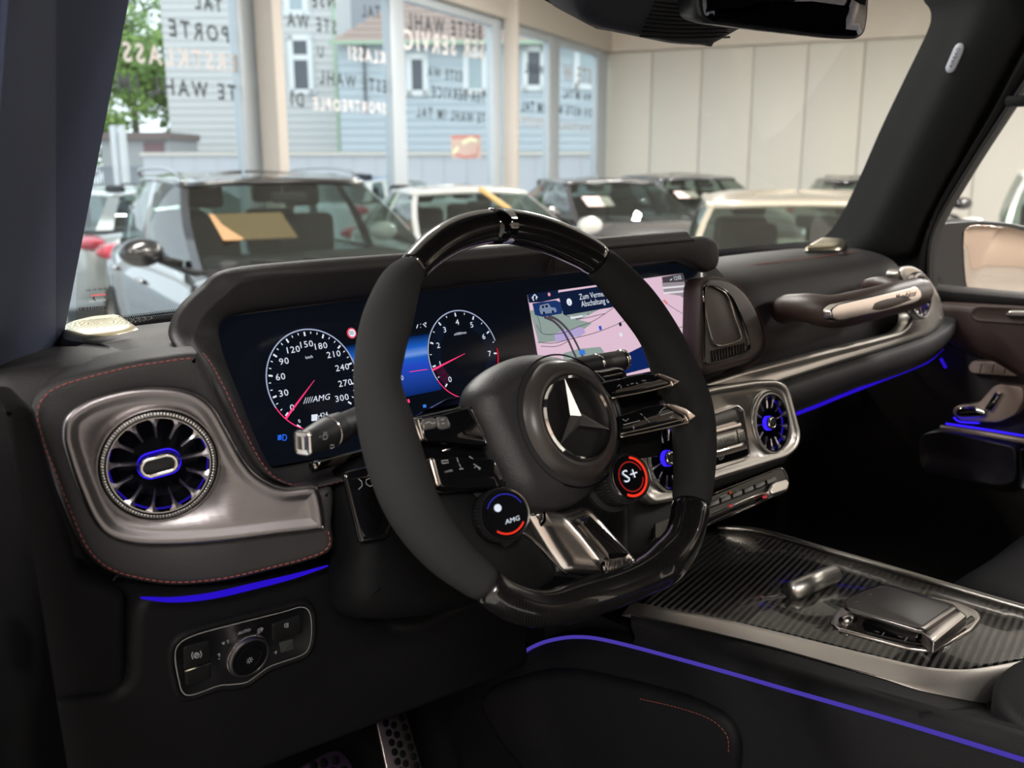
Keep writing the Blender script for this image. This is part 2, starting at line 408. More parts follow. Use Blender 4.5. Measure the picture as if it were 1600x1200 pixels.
# passenger side: leather face, aluminium band, lower pad
PF = Pl(V(1.3, .702, -.28), 0, 12)
alb = relief('aluminium_band', PF, [(1085, 604), (1160, 580), (1285, 549), (1368, 529), (1408, 518), (1421, 506), (1424, 490), (1420, 470), (1408, 440), (1403, 424), (1409, 416), (1425, 414), (1442, 424), (1458, 445), (1470, 470), (1475, 494), (1472, 508), (1452, 523), (1389, 544), (1306, 569), (1222, 596), (1085, 645)],
       [(0, -.018), (0, .0015), (.002, .0045), (.005, .005), (.010, .003)], alu_lt, dash, sm=.02, ref=.003, ang=60)
rowsp = []
for (ua, va), (ub, vb) in (((1085, 646), (1085, 690)), ((1222, 597), (1246, 640)), ((1306, 570), (1314, 612)), ((1389, 545), (1400, 584)), ((1440, 528), (1448, 562)), ((1472, 508), (1474, 535)), ((1479, 494), (1480, 512))):
    a = PF.w(ua, va, .002); b = aty(ub, vb, .70)
    rowsp.append([a+Vector((0, .06, .01)), a, a.lerp(b, .12)+Vector((0, -.014, 0)), a.lerp(b, .5)+Vector((0, -.018, 0)), a.lerp(b, .85)+Vector((0, -.010, 0)), b, b+Vector((0, .07, .004))])
loft('lower_knee_pad', rowsp, leather, dash, nu=4, nv=4)
amb = [aty(u, v, .716) for u, v in ((1246, 646), (1280, 633), (1314, 619), (1370, 597), (1427, 575), (1452, 563), (1472, 545))]
tube('ambient_light_strip', cr(amb, 4), .0028, blue, dash, 8)
tube('ambient_light_strip', cr([LP.w(u, v, .012) for u, v in ((220, 934), (270, 937), (330, 931), (400, 915), (460, 900), (512, 884))], 5), [.0004+.0024*math.sin(math.pi*(i+.5)/26)**.7 for i in range(26)], blue, dash, 8)
# seam on the passenger pad
def pad_pt(x, y, z): return V(x, y, z)
stitches('pad_seam', cr([V(1.14, .818, -.1505), V(1.25, .812, -.1495), V(1.4, .81, -.149), V(1.57, .812, -.149)], 8), thread, dash, r=.0006, step=.006, dash=.005)
stitches('pod_seam', cr([aty(u, v, .735) for u, v in ((1123, 431), (1145, 440), (1170, 462), (1190, 500), (1198, 535), (1188, 560), (1150, 580), (1110, 590))], 6), thread, dash, r=.0004)
# centre pod with the deep recess right of the display
PR = Pl(V(1.12, .705, -.2), 0, 12)
relief('centre_pod_cover', PR, [(1098, 432), (1125, 430), (1152, 441), (1176, 468), (1193, 508), (1195, 545), (1176, 566), (1130, 580), (1095, 588)], [(0, -.03), (0, -.006), (.003, -.001), (.008, 0)], brownl, dash, sm=.03)
relief('pod_insert', PR, [(1097, 442), (1122, 446), (1142, 460), (1156, 490), (1170, 528), (1172, 548), (1160, 556), (1115, 569), (1097, 572)], [(0, .001), (.0012, .0035), (.003, .0035), (.0045, -.004), (.008, -.012)], gloss, dash, sm=.012)
for i in range(12):
    a = PR.w(1112+i*4.6, 548-i*1.1, .001); b = PR.w(1115+i*4.4, 567-i*1.5, .001)
    if i % 3 != 3: tube('pod_rib', [a, b], .0009, gloss, dash, 6)
tube('pod_bezel', cr([PR.w(u, v, .002) for u, v in ((1100, 447), (1124, 452), (1138, 465), (1148, 495), (1158, 525), (1150, 534), (1120, 540), (1110, 520), (1103, 490))], 4, True), .0012, dchrome, dash, 6)
# centre stack aluminium housing
cvp = relief('centre_vent_panel', CS, [(1000, 684), (1010, 655), (1060, 622), (1110, 604), (1180, 593), (1215, 592), (1232, 604), (1243, 645), (1252, 680), (1248, 700), (1232, 716), (1180, 732), (1115, 752), (1060, 782), (1020, 790), (1003, 775), (994, 735)],
       [(0, -.03), (0, .000), (.002, .004), (.005, .005), (.009, .0025), (.012, .0015)], alu_lt, dash, sm=.014, ref=.003, ang=60, holes=[(CS.at(1204, 661, .002), .0415), (CS.at(1046, 716, .002), .0415)])
relief('centre_stack_body', CS, [(985, 660), (1110, 600), (1236, 592), (1258, 690), (1235, 725), (1100, 775), (1095, 860), (985, 870)], [(0, -.09), (0, -.012), (.003, -.008), (.006, -.007)], plastic_dk, dash, sm=.01, holes=[(CS.at(1204, 661, 0), .0415), (CS.at(1046, 716, 0), .0415)])

# panel under the dashboard, left
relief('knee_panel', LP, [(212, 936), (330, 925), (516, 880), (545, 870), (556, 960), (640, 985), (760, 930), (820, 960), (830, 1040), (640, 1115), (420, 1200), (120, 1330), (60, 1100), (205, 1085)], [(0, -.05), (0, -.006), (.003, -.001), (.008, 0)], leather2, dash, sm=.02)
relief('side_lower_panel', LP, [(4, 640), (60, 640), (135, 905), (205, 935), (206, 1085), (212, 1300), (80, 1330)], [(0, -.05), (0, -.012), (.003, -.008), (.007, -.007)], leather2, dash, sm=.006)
LS = Pl(V(.19, .66, -.2), 55, 0)
relief('side_vent', LS, [(24, 690), (36, 700), (60, 750), (62, 790), (40, 770), (24, 740)], [(0, -.004), (.0006, .001), (.0025, 0), (.003, -.004)], plastic, dash, sm=.003)
for i in range(4):
    tube('side_vent_slat', [LS.w(28+i*7, 712+i*9, -.001), LS.w(33+i*7, 744+i*9, -.001)], .0010, plastic, dash, 6)
# steering column shroud
SH = Pl(V(.52, .62, -.30), 0, 20)
relief('column_shroud', SH, [(528, 735), (600, 700), (700, 660), (900, 640), (980, 700), (975, 800), (900, 900), (700, 960), (600, 968), (562, 945), (560, 900), (566, 860)], [(0, -.05), (0, -.012), (.008, -.003), (.02, 0)], mat('shroud_black', (.003, .003, .0035), .7, spec=.12), dash, sm=.03)
relief('column_switch_panel', SH, [(532, 738), (600, 722), (620, 800), (600, 845), (560, 850), (548, 800)], [(0, 0), (0, .003), (.002, .005)], gloss, dash, sm=.006)
strokes('switch_symbol', SH, [[(560, 748), (565, 752), (566, 759), (560, 765)], [(572, 756), (578, 760), (584, 757), (584, 750), (578, 747), (572, 750), (572, 756)], [(574, 745), (576, 741)], [(579, 744), (581, 740)]], .0007, .0055, grey_p, dash)
tube('carbon_trim_strip', cr([aty(u, v, .665) for u, v in ((490, 730), (510, 724), (540, 716), (580, 706), (640, 690))], 4), .0045, carbon, dash, 8)
tube('carbon_trim_cap', [aty(487, 729, .662), aty(497, 727, .662)], .0048, dchrome, dash, 10)

# dashboard speaker covers
def speaker_cover(label, pts, z, wh):
    pl = Pl(V(0, 0, z), X=(1, 0, 0), Y=(0, 1, 0)); t = thing('speaker_cover', label, 'speaker', pl.w(*pts[0])-Vector((0, 0, .003)))
    relief('base', pl, pts, [(-.003, -.02), (-.003, -.006), (0, -.003)], plastic, t, sm=.012)
    P = outline(pl, pts, 0, .014); bm = bmesh.new(); add_profile(bm, P, pl, [(0, -.004), (.001, .001), (.005, .0045), (.011, .006)]); finish('cover', bm, gold, t, 50)
    c = sum(P, Vector((0, 0)))/len(P); bm = bmesh.new()
    for r in range(1, 9):
        for k in range(6*r):
            q = 2*math.pi*k/(6*r); a = c+Vector((math.cos(q)*r*.0052*wh, math.sin(q)*r*.0032))
            add_lathe(bm, pl.p(a.x, a.y, .0058), pl.X, pl.Y, pl.N, [(.0011, .0004), (.0001, .0005)], 6)
    stuff(finish('perforation', bm, plastic_dk, t, smooth=False))
    return t
speaker_cover('small perforated champagne metal speaker cover at the left windscreen corner', [(96, 512), (130, 502), (190, 496), (206, 506), (222, 517), (190, 526), (135, 531), (98, 526)], -.158, 1.2)
speaker_cover('narrow champagne metal speaker cover at the far right windscreen corner', [(1256, 389), (1280, 375), (1322, 377), (1316, 388)], -.140, 1.6)

# ---------------------------------------------------------------- display
disp = thing('instrument_display', 'wide black glass display with speedometer, rev counter and pink navigation map', 'display', DS.w(700, 600))
plate('glass_panel', DS, [(338, 500), (352, 478), (640, 440), (1085, 388), (1104, 420), (1114, 500), (1116, 560), (1100, 575), (800, 650), (560, 706), (425, 729), (411, 718), (390, 672), (366, 612), (342, 540)], -.008, 0, mat('display_glass', (.002, .002, .003), .12, spec=.35, emit=srgb(8, 12, 19), es=1), disp, sm=.006, bev=.001)
tube('glass_top_line', [DS.w(353, 494, .001), DS.w(640, 457, .001), DS.w(912, 424, .001), DS.w(1066, 409, .001)], .0007, mat('edge_grey', (.05, .05, .055), .5), disp, 6)
scr = glow('screen_black', (14, 18, 28), .8)
K = .0006
def frac_circle(c, r, a0, a1, n): return [Vector((c.x+r*math.cos(a0+(a1-a0)*i/n), c.y+r*math.sin(a0+(a1-a0)*i/n))) for i in range(n+1)]
num = glow('screen_white', (225, 232, 245), 1.0); rimc = glow('screen_rim', (165, 175, 205), 1.0); pink = glow('screen_pink', (255, 60, 120), 1.2); faint = glow('screen_faint_blue', (22, 40, 72), 1)
pinkd = glow('screen_dim_pink', (120, 12, 60), 1)
def gauge(name, rim, p0, p1, vals, sub, texts, red0, needle, unit, upx, hatch):
    c, r = circ_fit([DS.at(*q, K) for q in rim]); g = DS
    a0 = (DS.at(*p0, K)-c); a1 = (DS.at(*p1, K)-c); a0 = math.atan2(a0.y, a0.x); a1 = math.atan2(a1.y, a1.x)
    if a0 < 0: a0 += 2*math.pi
    while a1 > a0: a1 -= 2*math.pi
    bm = bmesh.new(); add_ribbon(bm, g, frac_circle(c, r, a0-.25, a1+.1 if red0 is None else a1+.3, 64), .0012, K); dial = finish(name, bm, rimc, disp, smooth=False)
    bm = bmesh.new(); add_ribbon(bm, g, frac_circle(c, r, a0+.45, a0-.25, 12), .0008, K*1.1); finish('lit_rim', bm, pink, dial, smooth=False)
    bm = bmesh.new(); N = (len(vals)-1)*sub
    for i in range(N+1):
        a = a0+(a1-a0)*i/N; big = i % sub == 0; d = Vector((math.cos(a), math.sin(a)))
        add_ribbon(bm, g, [c+d*(r*(.955)), c+d*(r*(.87 if big else .91))], .0016 if big else .0008, K)
    finish('tick_marks', bm, num, dial, smooth=False)
    bm = bmesh.new()
    for i in range(hatch*len(vals)):
        a = a0+(a1-a0)*i/(hatch*(len(vals)-1)); d = Vector((math.cos(a), math.sin(a)))
        if abs(math.cos(a)) > .45: add_ribbon(bm, g, [c+d*(r*.93), c+d*(r*(.66))], .00022, K*.6)
    stuff(finish('dial_hatching', bm, faint, dial, smooth=False))
    for i, s in enumerate(texts):
        a = a0+(a1-a0)*i/(len(texts)-1); d = Vector((math.cos(a), math.sin(a))); q = c+d*r*(.71 if len(s) > 1 else .74)
        textc('number', s, g, q, r*.125, K*1.5, num, dial, 1.15)
    if red0:
        bm = bmesh.new()
        for i in range(1, 11):
            a = a0+(a1-a0)*i/(11*(len(vals)-1))*1.0*.98; d = Vector((math.cos(a), math.sin(a))); add_ribbon(bm, g, [c+d*(r*.93), c+d*(r*.68)], .0004, K*.8)
        stuff(finish('pink_hatching', bm, pinkd, dial, smooth=False))
    n0, n1 = DS.at(*needle[0], K), DS.at(*needle[1], K); d = (n1-n0).normalized(); nn = Vector((-d.y, d.x)); bm = bmesh.new()
    vs = [bm.verts.new(g.p(*q, K*2)) for q in (n0+nn*.0011, n0-nn*.0011, n1-nn*.0002, n1+nn*.0002)]; bm.faces.new(vs); finish('needle', bm, pink, dial, smooth=False)
    textpx('unit_lettering', unit, DS, upx[0], upx[1], K, num, dial)
    return c, r, a0, a1, dial
L_ = [(415.3, 586.7), (431.7, 540), (481.7, 514.2), (516.7, 525.8), (550.8, 560.8), (445.8, 654.2), (466.7, 666.7), (551.7, 635), (538.3, 651.7)]
R_ = [(668, 546.7), (680, 510.7), (716, 483), (746.7, 496), (766.7, 518.7), (778, 548), (779, 562.7), (675, 578.7), (702.7, 612.7)]
c1, r1_, a0, a1, sp = gauge('speedometer', L_, (443, 654), (549, 631), list(range(0, 301, 30)), 3, [str(k) for k in range(0, 301, 30)], None, ((446, 654), (491, 594)), 'km/h', ((478, 561), (489, 559)), 5)
textpx('sport_badge', '////AMG', DS, (474, 631), (515, 624), K, num, sp, .9, .35)
textpx('range_lettering', '424', DS, (500, 653), (513, 650), K, num, sp)
textpx('range_unit', 'km', DS, (514, 650), (519, 649), K, grey_p, sp)
bm = bmesh.new(); 
for q in ([(487, 648), (496, 647), (496, 657), (487, 658)],): add_profile(bm, [p for p in DS.px(q, K)], DS, [(0, K*.5), (0, K)])
add_ribbon(bm, DS, DS.px([(496, 649), (498, 650), (498, 655)], K), .0006, K); finish('fuel_symbol', bm, num, sp, smooth=False)
strokes('fuel_scale', DS, [[(464, 664), (470, 668)], [(536, 653), (539, 650)]], .0016, K, num, sp)
textpx('scale_number', '0', DS, (467, 661), (470, 660), K, num, sp)
c2, r2_, b0, b1, rv = gauge('rev_counter', R_, (698, 601), (776, 552), list(range(8)), 2, [str(k) for k in range(8)], 1, ((675, 578.5), (726, 552.5)), 'x1000/min', ((710, 524.5), (729, 521)), 14)
bm = bmesh.new(); add_ribbon(bm, DS, frac_circle(c2, r2_*.985, b1+.12, b1-.25, 8), .0016, K*1.4); finish('red_zone', bm, glow('screen_red', (200, 20, 50), 1), rv, smooth=False)
# blue scenery between the dials
m = glow('screen_scenery', (20, 70, 170), 1); t = m.node_tree; b = t.nodes['Principled BSDF']
tc = t.nodes.new('ShaderNodeTexCoord'); sx = t.nodes.new('ShaderNodeSeparateXYZ'); mr = t.nodes.new('ShaderNodeMapRange'); rp = t.nodes.new('ShaderNodeValToRGB')
t.links.new(tc.outputs['Generated'], sx.inputs[0]); t.links.new(sx.outputs['Z'], rp.inputs[0]); t.links.new(rp.outputs[0], b.inputs['Emission Color'])
rp.color_ramp.elements[0].color = (*srgb(12, 40, 105), 1); rp.color_ramp.elements[1].color = (*srgb(6, 14, 36), 1)
for p_, c_ in ((.25, (28, 62, 150)), (.50, (36, 72, 190)), (.62, (30, 92, 190)), (.68, (110, 150, 220)), (.80, (28, 92, 190))):
    e = rp.color_ramp.elements.new(p_); e.color = (*srgb(*c_), 1)
def ring_pts(c, r, a, b_, n): return frac_circle(c, r, a, b_, n)
left_arc = ring_pts(c1, r1_*1.02, -.55, .55, 10); right_arc = ring_pts(c2, r2_*1.02, math.pi-.62, math.pi+.62, 10)
zt = max(left_arc[-1].y, right_arc[0].y); zb = min(left_arc[0].y, right_arc[-1].y)
P = [Vector((left_arc[0].x, zb-.004))]+left_arc+[Vector((left_arc[-1].x, zt)), Vector((right_arc[0].x, zt))]+right_arc+[Vector((right_arc[-1].x, zb-.004))]
bm = bmesh.new(); add_profile(bm, P, DS, [(0, K*.3), (0, K*.7)]); finish('blue_scenery', bm, m, disp, smooth=False)
strokes('scenery_line', DS, [[(640, 581), (668, 577)], [(560, 594), (600, 588)]], .0006, K, pink, disp)
textpx('limit_lettering', '50', DS, (623, 595), (631, 593.5), K, num, disp)
strokes('direction_symbol', DS, [[(651, 513), (653, 507)], [(657, 506), (657.5, 507)], [(657, 511), (657.5, 512)], [(661, 506), (666, 511)], [(663, 505), (666, 504), (665, 507)]], .0009, K, num, disp)
q = DS.at(549.5, 520.5, K); sg = lathe('speed_limit_sign', DS.p(q.x, q.y, K), DS, [(.0052, 0), (.0001, 0)], glow('screen_red2', (225, 70, 90), 1), disp, 24)
lathe('sign_face', DS.p(q.x, q.y, K*2), DS, [(.0038, 0), (.0001, 0)], num, sg, 24)
textpx('sign_number', '50', DS, (546.5, 523.5), (552.6, 522.5), K*3, scr, sg, 1.1)
strokes('headlight_symbol', DS, [[(434, 681), (440, 680)], [(434, 683), (440, 682)], [(434, 685), (440, 684)], [(434, 687), (440, 686)], [(442, 679), (447, 680), (448, 684), (446, 688), (442, 688), (442, 679)]], .0009, K, glow('screen_blue', (40, 110, 245), 1), disp)
strokes('parking_symbol', DS, [[(661, 635), (666, 634)]], .003, K, glow('screen_blue3', (60, 120, 220), 1), disp)
strokes('gear_strip', DS, [[(628, 628), (636, 627)]], .0035, K, num, disp)
strokes('gear_mark', DS, [[(637, 627), (640, 626)]], .0035, K, pink, disp)
# navigation
nav = poly('navigation_map', DS, [(824, 460), (1067, 427), (1091, 566), (850, 612)], K, glow('map_pink', (222, 190, 208), 1), disp)
poly('park_area', DS, [(828, 486), (838, 482), (905, 480), (948, 468), (962, 470), (905, 500), (925, 505), (905, 520), (880, 532), (842, 536), (835, 510)], K*1.5, glow('map_green', (142, 158, 152), 1), nav)
poly('park_area', DS, [(880, 552), (905, 545), (938, 542), (944, 550), (905, 565), (882, 572)], K*1.5, glow('map_green', (142, 158, 152), 1), nav)
poly('park_area', DS, [(1066, 510), (1086, 525), (1090, 548), (1075, 530)], K*1.5, glow('map_green', (142, 158, 152), 1), nav)
poly('built_area', DS, [(866, 522), (884, 514), (892, 516), (903, 510), (912, 513), (915, 520), (905, 526), (893, 526), (885, 532), (868, 534)], K*1.8, glow('map_violet', (178, 162, 208), 1), nav)
road = glow('map_road', (74, 68, 78), 1)
strokes('main_road', DS, [[(850, 495), (865, 502), (878, 515), (888, 532), (896, 550), (904, 566)], [(856, 493), (871, 500), (885, 513), (897, 530), (906, 548), (913, 562)]], .0032, K*2.1, road, nav, sm=True)
strokes('side_road', DS, [[(838, 508), (850, 522), (880, 520), (900, 512), (930, 500), (960, 480)], [(840, 535), (865, 536), (890, 530), (930, 520), (968, 505), (1000, 488)], [(845, 541), (870, 541), (890, 532)], [(835, 483), (842, 500), (846, 520)], [(890, 480), (880, 490), (905, 498), (945, 490)], [(1036, 470), (1050, 480), (1070, 492), (1082, 500)], [(1040, 520), (1060, 512), (1082, 510)], [(920, 490), (900, 500)]], .0007, K*2, road, nav, sm=True)
strokes('pale_road', DS, [[(892, 497), (910, 494)], [(1036, 450), (1070, 447)], [(1037, 458), (1072, 455)]], .0022, K*2.2, glow('map_white', (230, 225, 232), 1), nav)
strokes('map_pin', DS, [[(936, 513), (940, 512)]], .0050, K*3, glow('screen_blue2', (40, 80, 190), 1), nav)
strokes('route_badge', DS, [[(905, 551), (914, 550)]], .0055, K*3, glow('screen_blue3', (60, 120, 220), 1), nav)
dkb = glow('screen_navy', (16, 28, 56), 1)
for a in ((968, 507), (969, 523), (1072, 516)):
    q = DS.at(*a, K); lathe('map_button', DS.p(q.x, q.y, K*3), DS, [(.0038 if a[0] > 1000 else .0026, 0), (.0001, 0)], dkb if a[1] != 523 else num, nav, 16)
poly('top_bar', DS, [(824, 460), (872, 453), (874, 466), (846, 472), (827, 473)], K*2.5, dkb, nav)
poly('street_view', DS, [(1034, 440), (1068, 431), (1073, 468), (1062, 462), (1038, 458)], K*1.6, glow('screen_grey', (150, 142, 148), 1), nav)
poly('status_bar', DS, [(1034, 433), (1067, 427), (1069, 440), (1036, 442)], K*2.6, glow('screen_darkgrey', (70, 64, 68), 1), nav)
textpx('clock', '12:02', DS, (1054, 438), (1065, 436), K*3, num, nav); strokes('status_symbol', DS, [[(1047, 438), (1050, 436)]], .0012, K*3, num, nav)
strokes('warning_symbol', DS, [[(1037, 469), (1043, 475)]], .003, K*3, glow('screen_red3', (225, 110, 110), 1), nav)
strokes('home_symbol', DS, [[(831, 466), (835.5, 460), (840, 465)], [(833, 469), (833, 464)], [(838, 468), (838, 463)], [(833, 469), (834.5, 469)]], .0013, K*3.2, num, nav)
lathe('profile_symbol', DS.w(858, 460, K*3), DS, [(.0022, 0), (.0001, 0)], glow('screen_rose', (225, 150, 165), 1), nav, 12)
poly('vehicle_tile', DS, [(832, 474), (868, 469), (880, 474), (878, 490), (848, 495), (836, 492)], K*2.8, glow('screen_tile', (28, 52, 104), 1), nav)
poly('vehicle_picture', DS, [(843, 482), (844, 477), (857, 474), (861, 480), (868, 481), (870, 486), (868, 488), (846, 491), (844, 488)], K*3.4, glow('screen_car', (120, 135, 165), 1), nav)
for a in ((850, 489), (864, 487)): lathe('picture_wheel', DS.w(*a, K*4), DS, [(.0017, 0), (.0001, 0)], scr, nav, 12)
strokes('picture_window', DS, [[(847, 480), (850, 479)], [(852, 479), (856, 478)]], .0024, K*4, scr, nav)
poly('message_box', DS, [(872, 457), (1000, 438), (1008, 470), (980, 476), (881, 493), (875, 470)], K*3, dkb, nav, sm=.003)
textpx('message_line', 'Zum Vermeiden', DS, (906, 468.5), (956, 461), K*4, num, nav, 1.15); textpx('message_line', 'Abschaltung des', DS, (909, 479.5), (958, 472), K*4, num, nav, 1.15)
lathe('information_symbol', DS.w(889.5, 472, K*4), DS, [(.0042, 0), (.0001, 0)], num, nav, 20); textc('information_letter', 'i', DS, DS.at(889.5, 472.5, K*5), .005, K*5, dkb, nav)
textpx('street_name', 'Weserstrasse', DS, (891, 499), (918, 494), K*4, num, nav)
poly('blue_footer', DS, [(846, 590), (965, 560), (1003, 541), (1086, 523), (1092, 560), (1010, 576), (852, 616)], K*2.4, glow('screen_footer', (14, 36, 92), 1), disp)

# ---------------------------------------------------------------- air vents
fin_m = mat('fin_metal', (.66, .62, .66), .30, 1)
def vent(label, pl, c, r, hub_long, glow_k=1.0, rot=8, n=13):
    o = pl.w(*c, .002)
    t = thing('air_vent', label, 'air vent', o, 'round turbine air vents')
    oo = o
    lathe('trim_ring', oo, pl, [(r*1.10, -.006), (r*1.10, .001), (r*1.075, .0028), (r*1.05, .001), (r*1.05, -.004)], alu_br, t)
    bm = bmesh.new(); N = 110
    for i in range(N):
        a0_, a1_ = 2*math.pi*i/N, 2*math.pi*(i+.78)/N
        q = [pl.X*math.cos(a)+pl.Y*math.sin(a) for a in (a0_, a1_)]
        v = [[bm.verts.new(oo+d*rr_+pl.N*k) for rr_, k in ((r*1.035, -.003), (r*1.03, .0028), (r*.965, .0044), (r*.95, .002))] for d in q]
        for j in range(3): bm.faces.new((v[0][j], v[1][j], v[1][j+1], v[0][j+1]))
        bm.faces.new(v[0]); bm.faces.new(v[1][::-1])
    stuff(finish('knurled_ring', bm, mat('ring_metal', (.5, .48, .46), .4, 1), t, 20)); 
    lathe('ring_seat', oo, pl, [(r*1.06, -.01), (r*1.045, .0005), (r*1.03, .0026), (r*.96, .0042), (r*.94, .002), (r*.93, -.002)], mat('dark_metal', (.10, .10, .11), .35, 1), t)
    lathe('inner_ring', oo, pl, [(r*.935, -.002), (r*.93, .0032), (r*.91, .0032), (r*.90, -.003)], dchrome, t)
    lathe('bowl', oo, pl, [(r*.91, -.002), (r*.9, -.010), (r*.75, -.022), (r*.4, -.026), (.001, -.026)], blackhole, t)
    lathe('light_ring', oo, pl, [(r*.905, -.004), (r*.895, -.0055), (r*.88, -.006)], glow('vent_glow', (40, 26, 170), .7*glow_k), t)
    for i in range(n):
        a = 2*math.pi*(i/n)+R(rot); d = pl.X*math.cos(a)+pl.Y*math.sin(a); e = d.cross(pl.N); bm = bmesh.new(); long = (i in (0,) or i == round(n/2))
        rin = .38 if long else .52
        secs = [(r*.905, .0052, .0012), (r*.86, .0026, .001), (r*.79, .0013, .0006), (r*(.9+rin)/2, .0010, 0), (r*rin, .0006, -.001)]
        L = [[bm.verts.new(oo+d*rr_+e*w_+pl.N*k), bm.verts.new(oo+d*rr_+pl.N*(k+.0014)), bm.verts.new(oo+d*rr_-e*w_+pl.N*k), bm.verts.new(oo+d*rr_*.98+pl.N*(k-.010))] for rr_, w_, k in secs]
        for A, B in zip(L, L[1:]):
            for j in range(4): bm.faces.new((A[j], A[(j+1) % 4], B[(j+1) % 4], B[j]))
        bmesh.ops.recalc_face_normals(bm, faces=bm.faces)
        finish('fin', bm, fin_m, t, 20)
    hp = Pl(oo, X=pl.X*math.cos(R(hub_rot))+pl.Y*math.sin(R(hub_rot)), Y=pl.Y)
    hw = r*(.37 if hub_long else .24); hh = r*.215
    st_ = lambda w_, h_: [Vector((w_-h_+h_*math.cos(q), h_*math.sin(q))) for q in [(-90+15*i)*math.pi/180 for i in range(13)]]+[Vector((-w_+h_+h_*math.cos(q), h_*math.sin(q))) for q in [(90+15*i)*math.pi/180 for i in range(13)]] if w_ > h_*1.01 else [Vector((h_*math.cos(q), h_*math.sin(q))) for q in [i*math.pi/12 for i in range(24)]]
    if not hub_long: hw = hh
    P = st_(hw, hh)
    bm = bmesh.new(); add_profile(bm, st_(hw+.0012, hh+.0012) , hp, [(0, -.006), (0, -.0008)], cap=False); finish('hub_light', bm, blue_hot if glow_k >= 1 else blue, t)
    bm = bmesh.new(); add_profile(bm, P, hp, [(.001, -.006), (-.0002, .001), (.0006, .0035), (.0022, .0042), (.0034, .0034)], cap=False); finish('hub', bm, chrome, t, 60)
    bm = bmesh.new(); add_profile(bm, inset(P, .0032), hp, [(0, .001), (0, .0030)]); finish('hub_insert', bm, mat('mesh_insert', (.01, .01, .01), .5, bump=(2500, .6, 'vor')), t)
    return t
hub_rot = 9
vent('large round vent in the left end panel nearest the camera', FL, (249, 726), .0392, True)
hub_rot = 0
CSv = Pl(CS.o, 0, 14)
vent('right round vent of the centre stack with blue-lit hub', CSv, (1204, 661), .0392, False, 1.4, 10)
vent('left round vent of the centre stack half hidden by the steering wheel', CSv, (1046, 716), .0392, False, 1.4, 190)
vent('far passenger vent behind the grab handle', Pl(V(1.55, .70, -.2), 0, 10), (1437, 462), .036, False, .4, 20)

# ---------------------------------------------------------------- steering wheel
sw = thing('steering_wheel', 'black flat-bottomed sports steering wheel with suede grips and gloss carbon segments', 'steering wheel', WC)
ST = [((785, 325), (780, 381)), ((850, 336), (830, 390)), ((905, 358), (879, 409)), ((954, 389), (914, 428)), ((1018, 452), (958, 478)), ((1060, 512), (998, 532)), ((1092, 575), (1020, 590)), ((1114, 632), (1044, 640)), ((1120, 703), (1051, 706)), ((1111, 785), (1049, 788)), ((1098, 848), (1038, 832)), ((1070, 896), (1008, 862)), ((1030, 920), (982, 880)), ((986, 941), (945, 895)), ((927, 964), (900, 905)), ((860, 981), (850, 920)), ((795, 972), (812, 912)), ((737, 935), (779, 891)), ((662, 880), (729, 843)), ((607, 812), (691, 786)), ((576, 742), (668, 724)), ((558, 667), (648, 660)), ((552, 600), (628, 600)), ((555, 545), (634, 548)), ((567, 492), (647, 497)), ((592, 442), (658, 447)), ((624, 405), (664, 436)), ((661, 367), (700, 405)), ((712, 338), (742, 386))]
cen_, rad_ = [], []
for (ou, ov), (iu, iv) in ST:
    q = WH.at((ou+iu)/2, (ov+iv)/2, 0); w = WH.p(q.x, q.y); z = (w-CAM).dot(FW); cen_.append(w); rad_.append(math.hypot(ou-iu, ov-iv)/2*z/F*.985)
NS = len(ST); n = 6
path = cr([Vector((*p, 0)) [:3] for p in cen_], n, True); rr_ = [v[0] for v in cr([Vector((r, 0)) for r in rad_], n, True)]
def rim(name, i0, i1, m, sc=1, groove=0):
    P, rs = [], []
    for k in range(i0*n, i1*n+1):
        P.append(path[k % len(path)]); rs.append(rr_[k % len(path)]*sc)
    rs[0] *= .93; rs[-1] *= .93
    bm = bmesh.new(); add_tube(bm, P, rs, 28, True, 1, WH.N)
    return finish(name, bm, m, sw, 50)
carbon_g = stripes('gloss_carbon', (.004, .004, .0042), (.012, .011, .011), 130, .22, 40, coat=.9)
rim('suede_grip', 3, 9, suede); rim('suede_grip', 17, 26, suede); rim('gloss_rim_top', 26, NS+3, carbon_g, .985); rim('gloss_rim_bottom', 9, 17, carbon_g, .985)
# centre mark and seam lines on the rim
rim_k = 0
mk = [path[(0*n+k) % len(path)] for k in (-2, -1, 0, 1)]
tube('centre_mark', [mk[0], mk[-1]], rr_[0]*1.012, gloss, sw, 28)
# airbag cover
hub_px = [(737, 604), (775, 568), (830, 550), (886, 556), (930, 576), (960, 610), (974, 655), (969, 702), (952, 742), (925, 774), (893, 793), (858, 800), (822, 793), (798, 774), (780, 740), (757, 690), (738, 646)]
relief('airbag_cover', WH, hub_px, [(.030, -.05), (.010, -.030), (.001, -.014), (.001, -.006), (.006, .004), (.012, .0095), (.017, .0125), (.021, .0138)], mat('airbag_skin', (.026, .025, .026), .5, bump=(900, .2, 'vor')), sw, ref=0, ang=70)
SC = WH.w(903, 652, .022)
lathe('cover_groove', SC-WH.N*.009, WH, [(.058, 0), (.0572, .0012), (.0564, .0002)], blackhole, sw, 64)
lathe('badge_boss', SC, WH, [(.0530, -.012), (.0500, -.005), (.0450, -.001), (.041, .0008), (.038, .0002), (.0365, -.003)], mat('badge_boss', (.04, .034, .032), .34), sw, 64)
bd = lathe('badge_disc', SC, WH, [(.037, -.003), (.03, -.0025), (.001, -.002)], plastic_dk, sw, 48)
lathe('badge_ring', SC, WH, [(.0364, -.003), (.0370, .0002), (.0356, .0024), (.0338, .0012), (.0332, -.003)], chrome, sw, 64)
bm = bmesh.new(); hc = bm.verts.new(SC+WH.N*.0045)
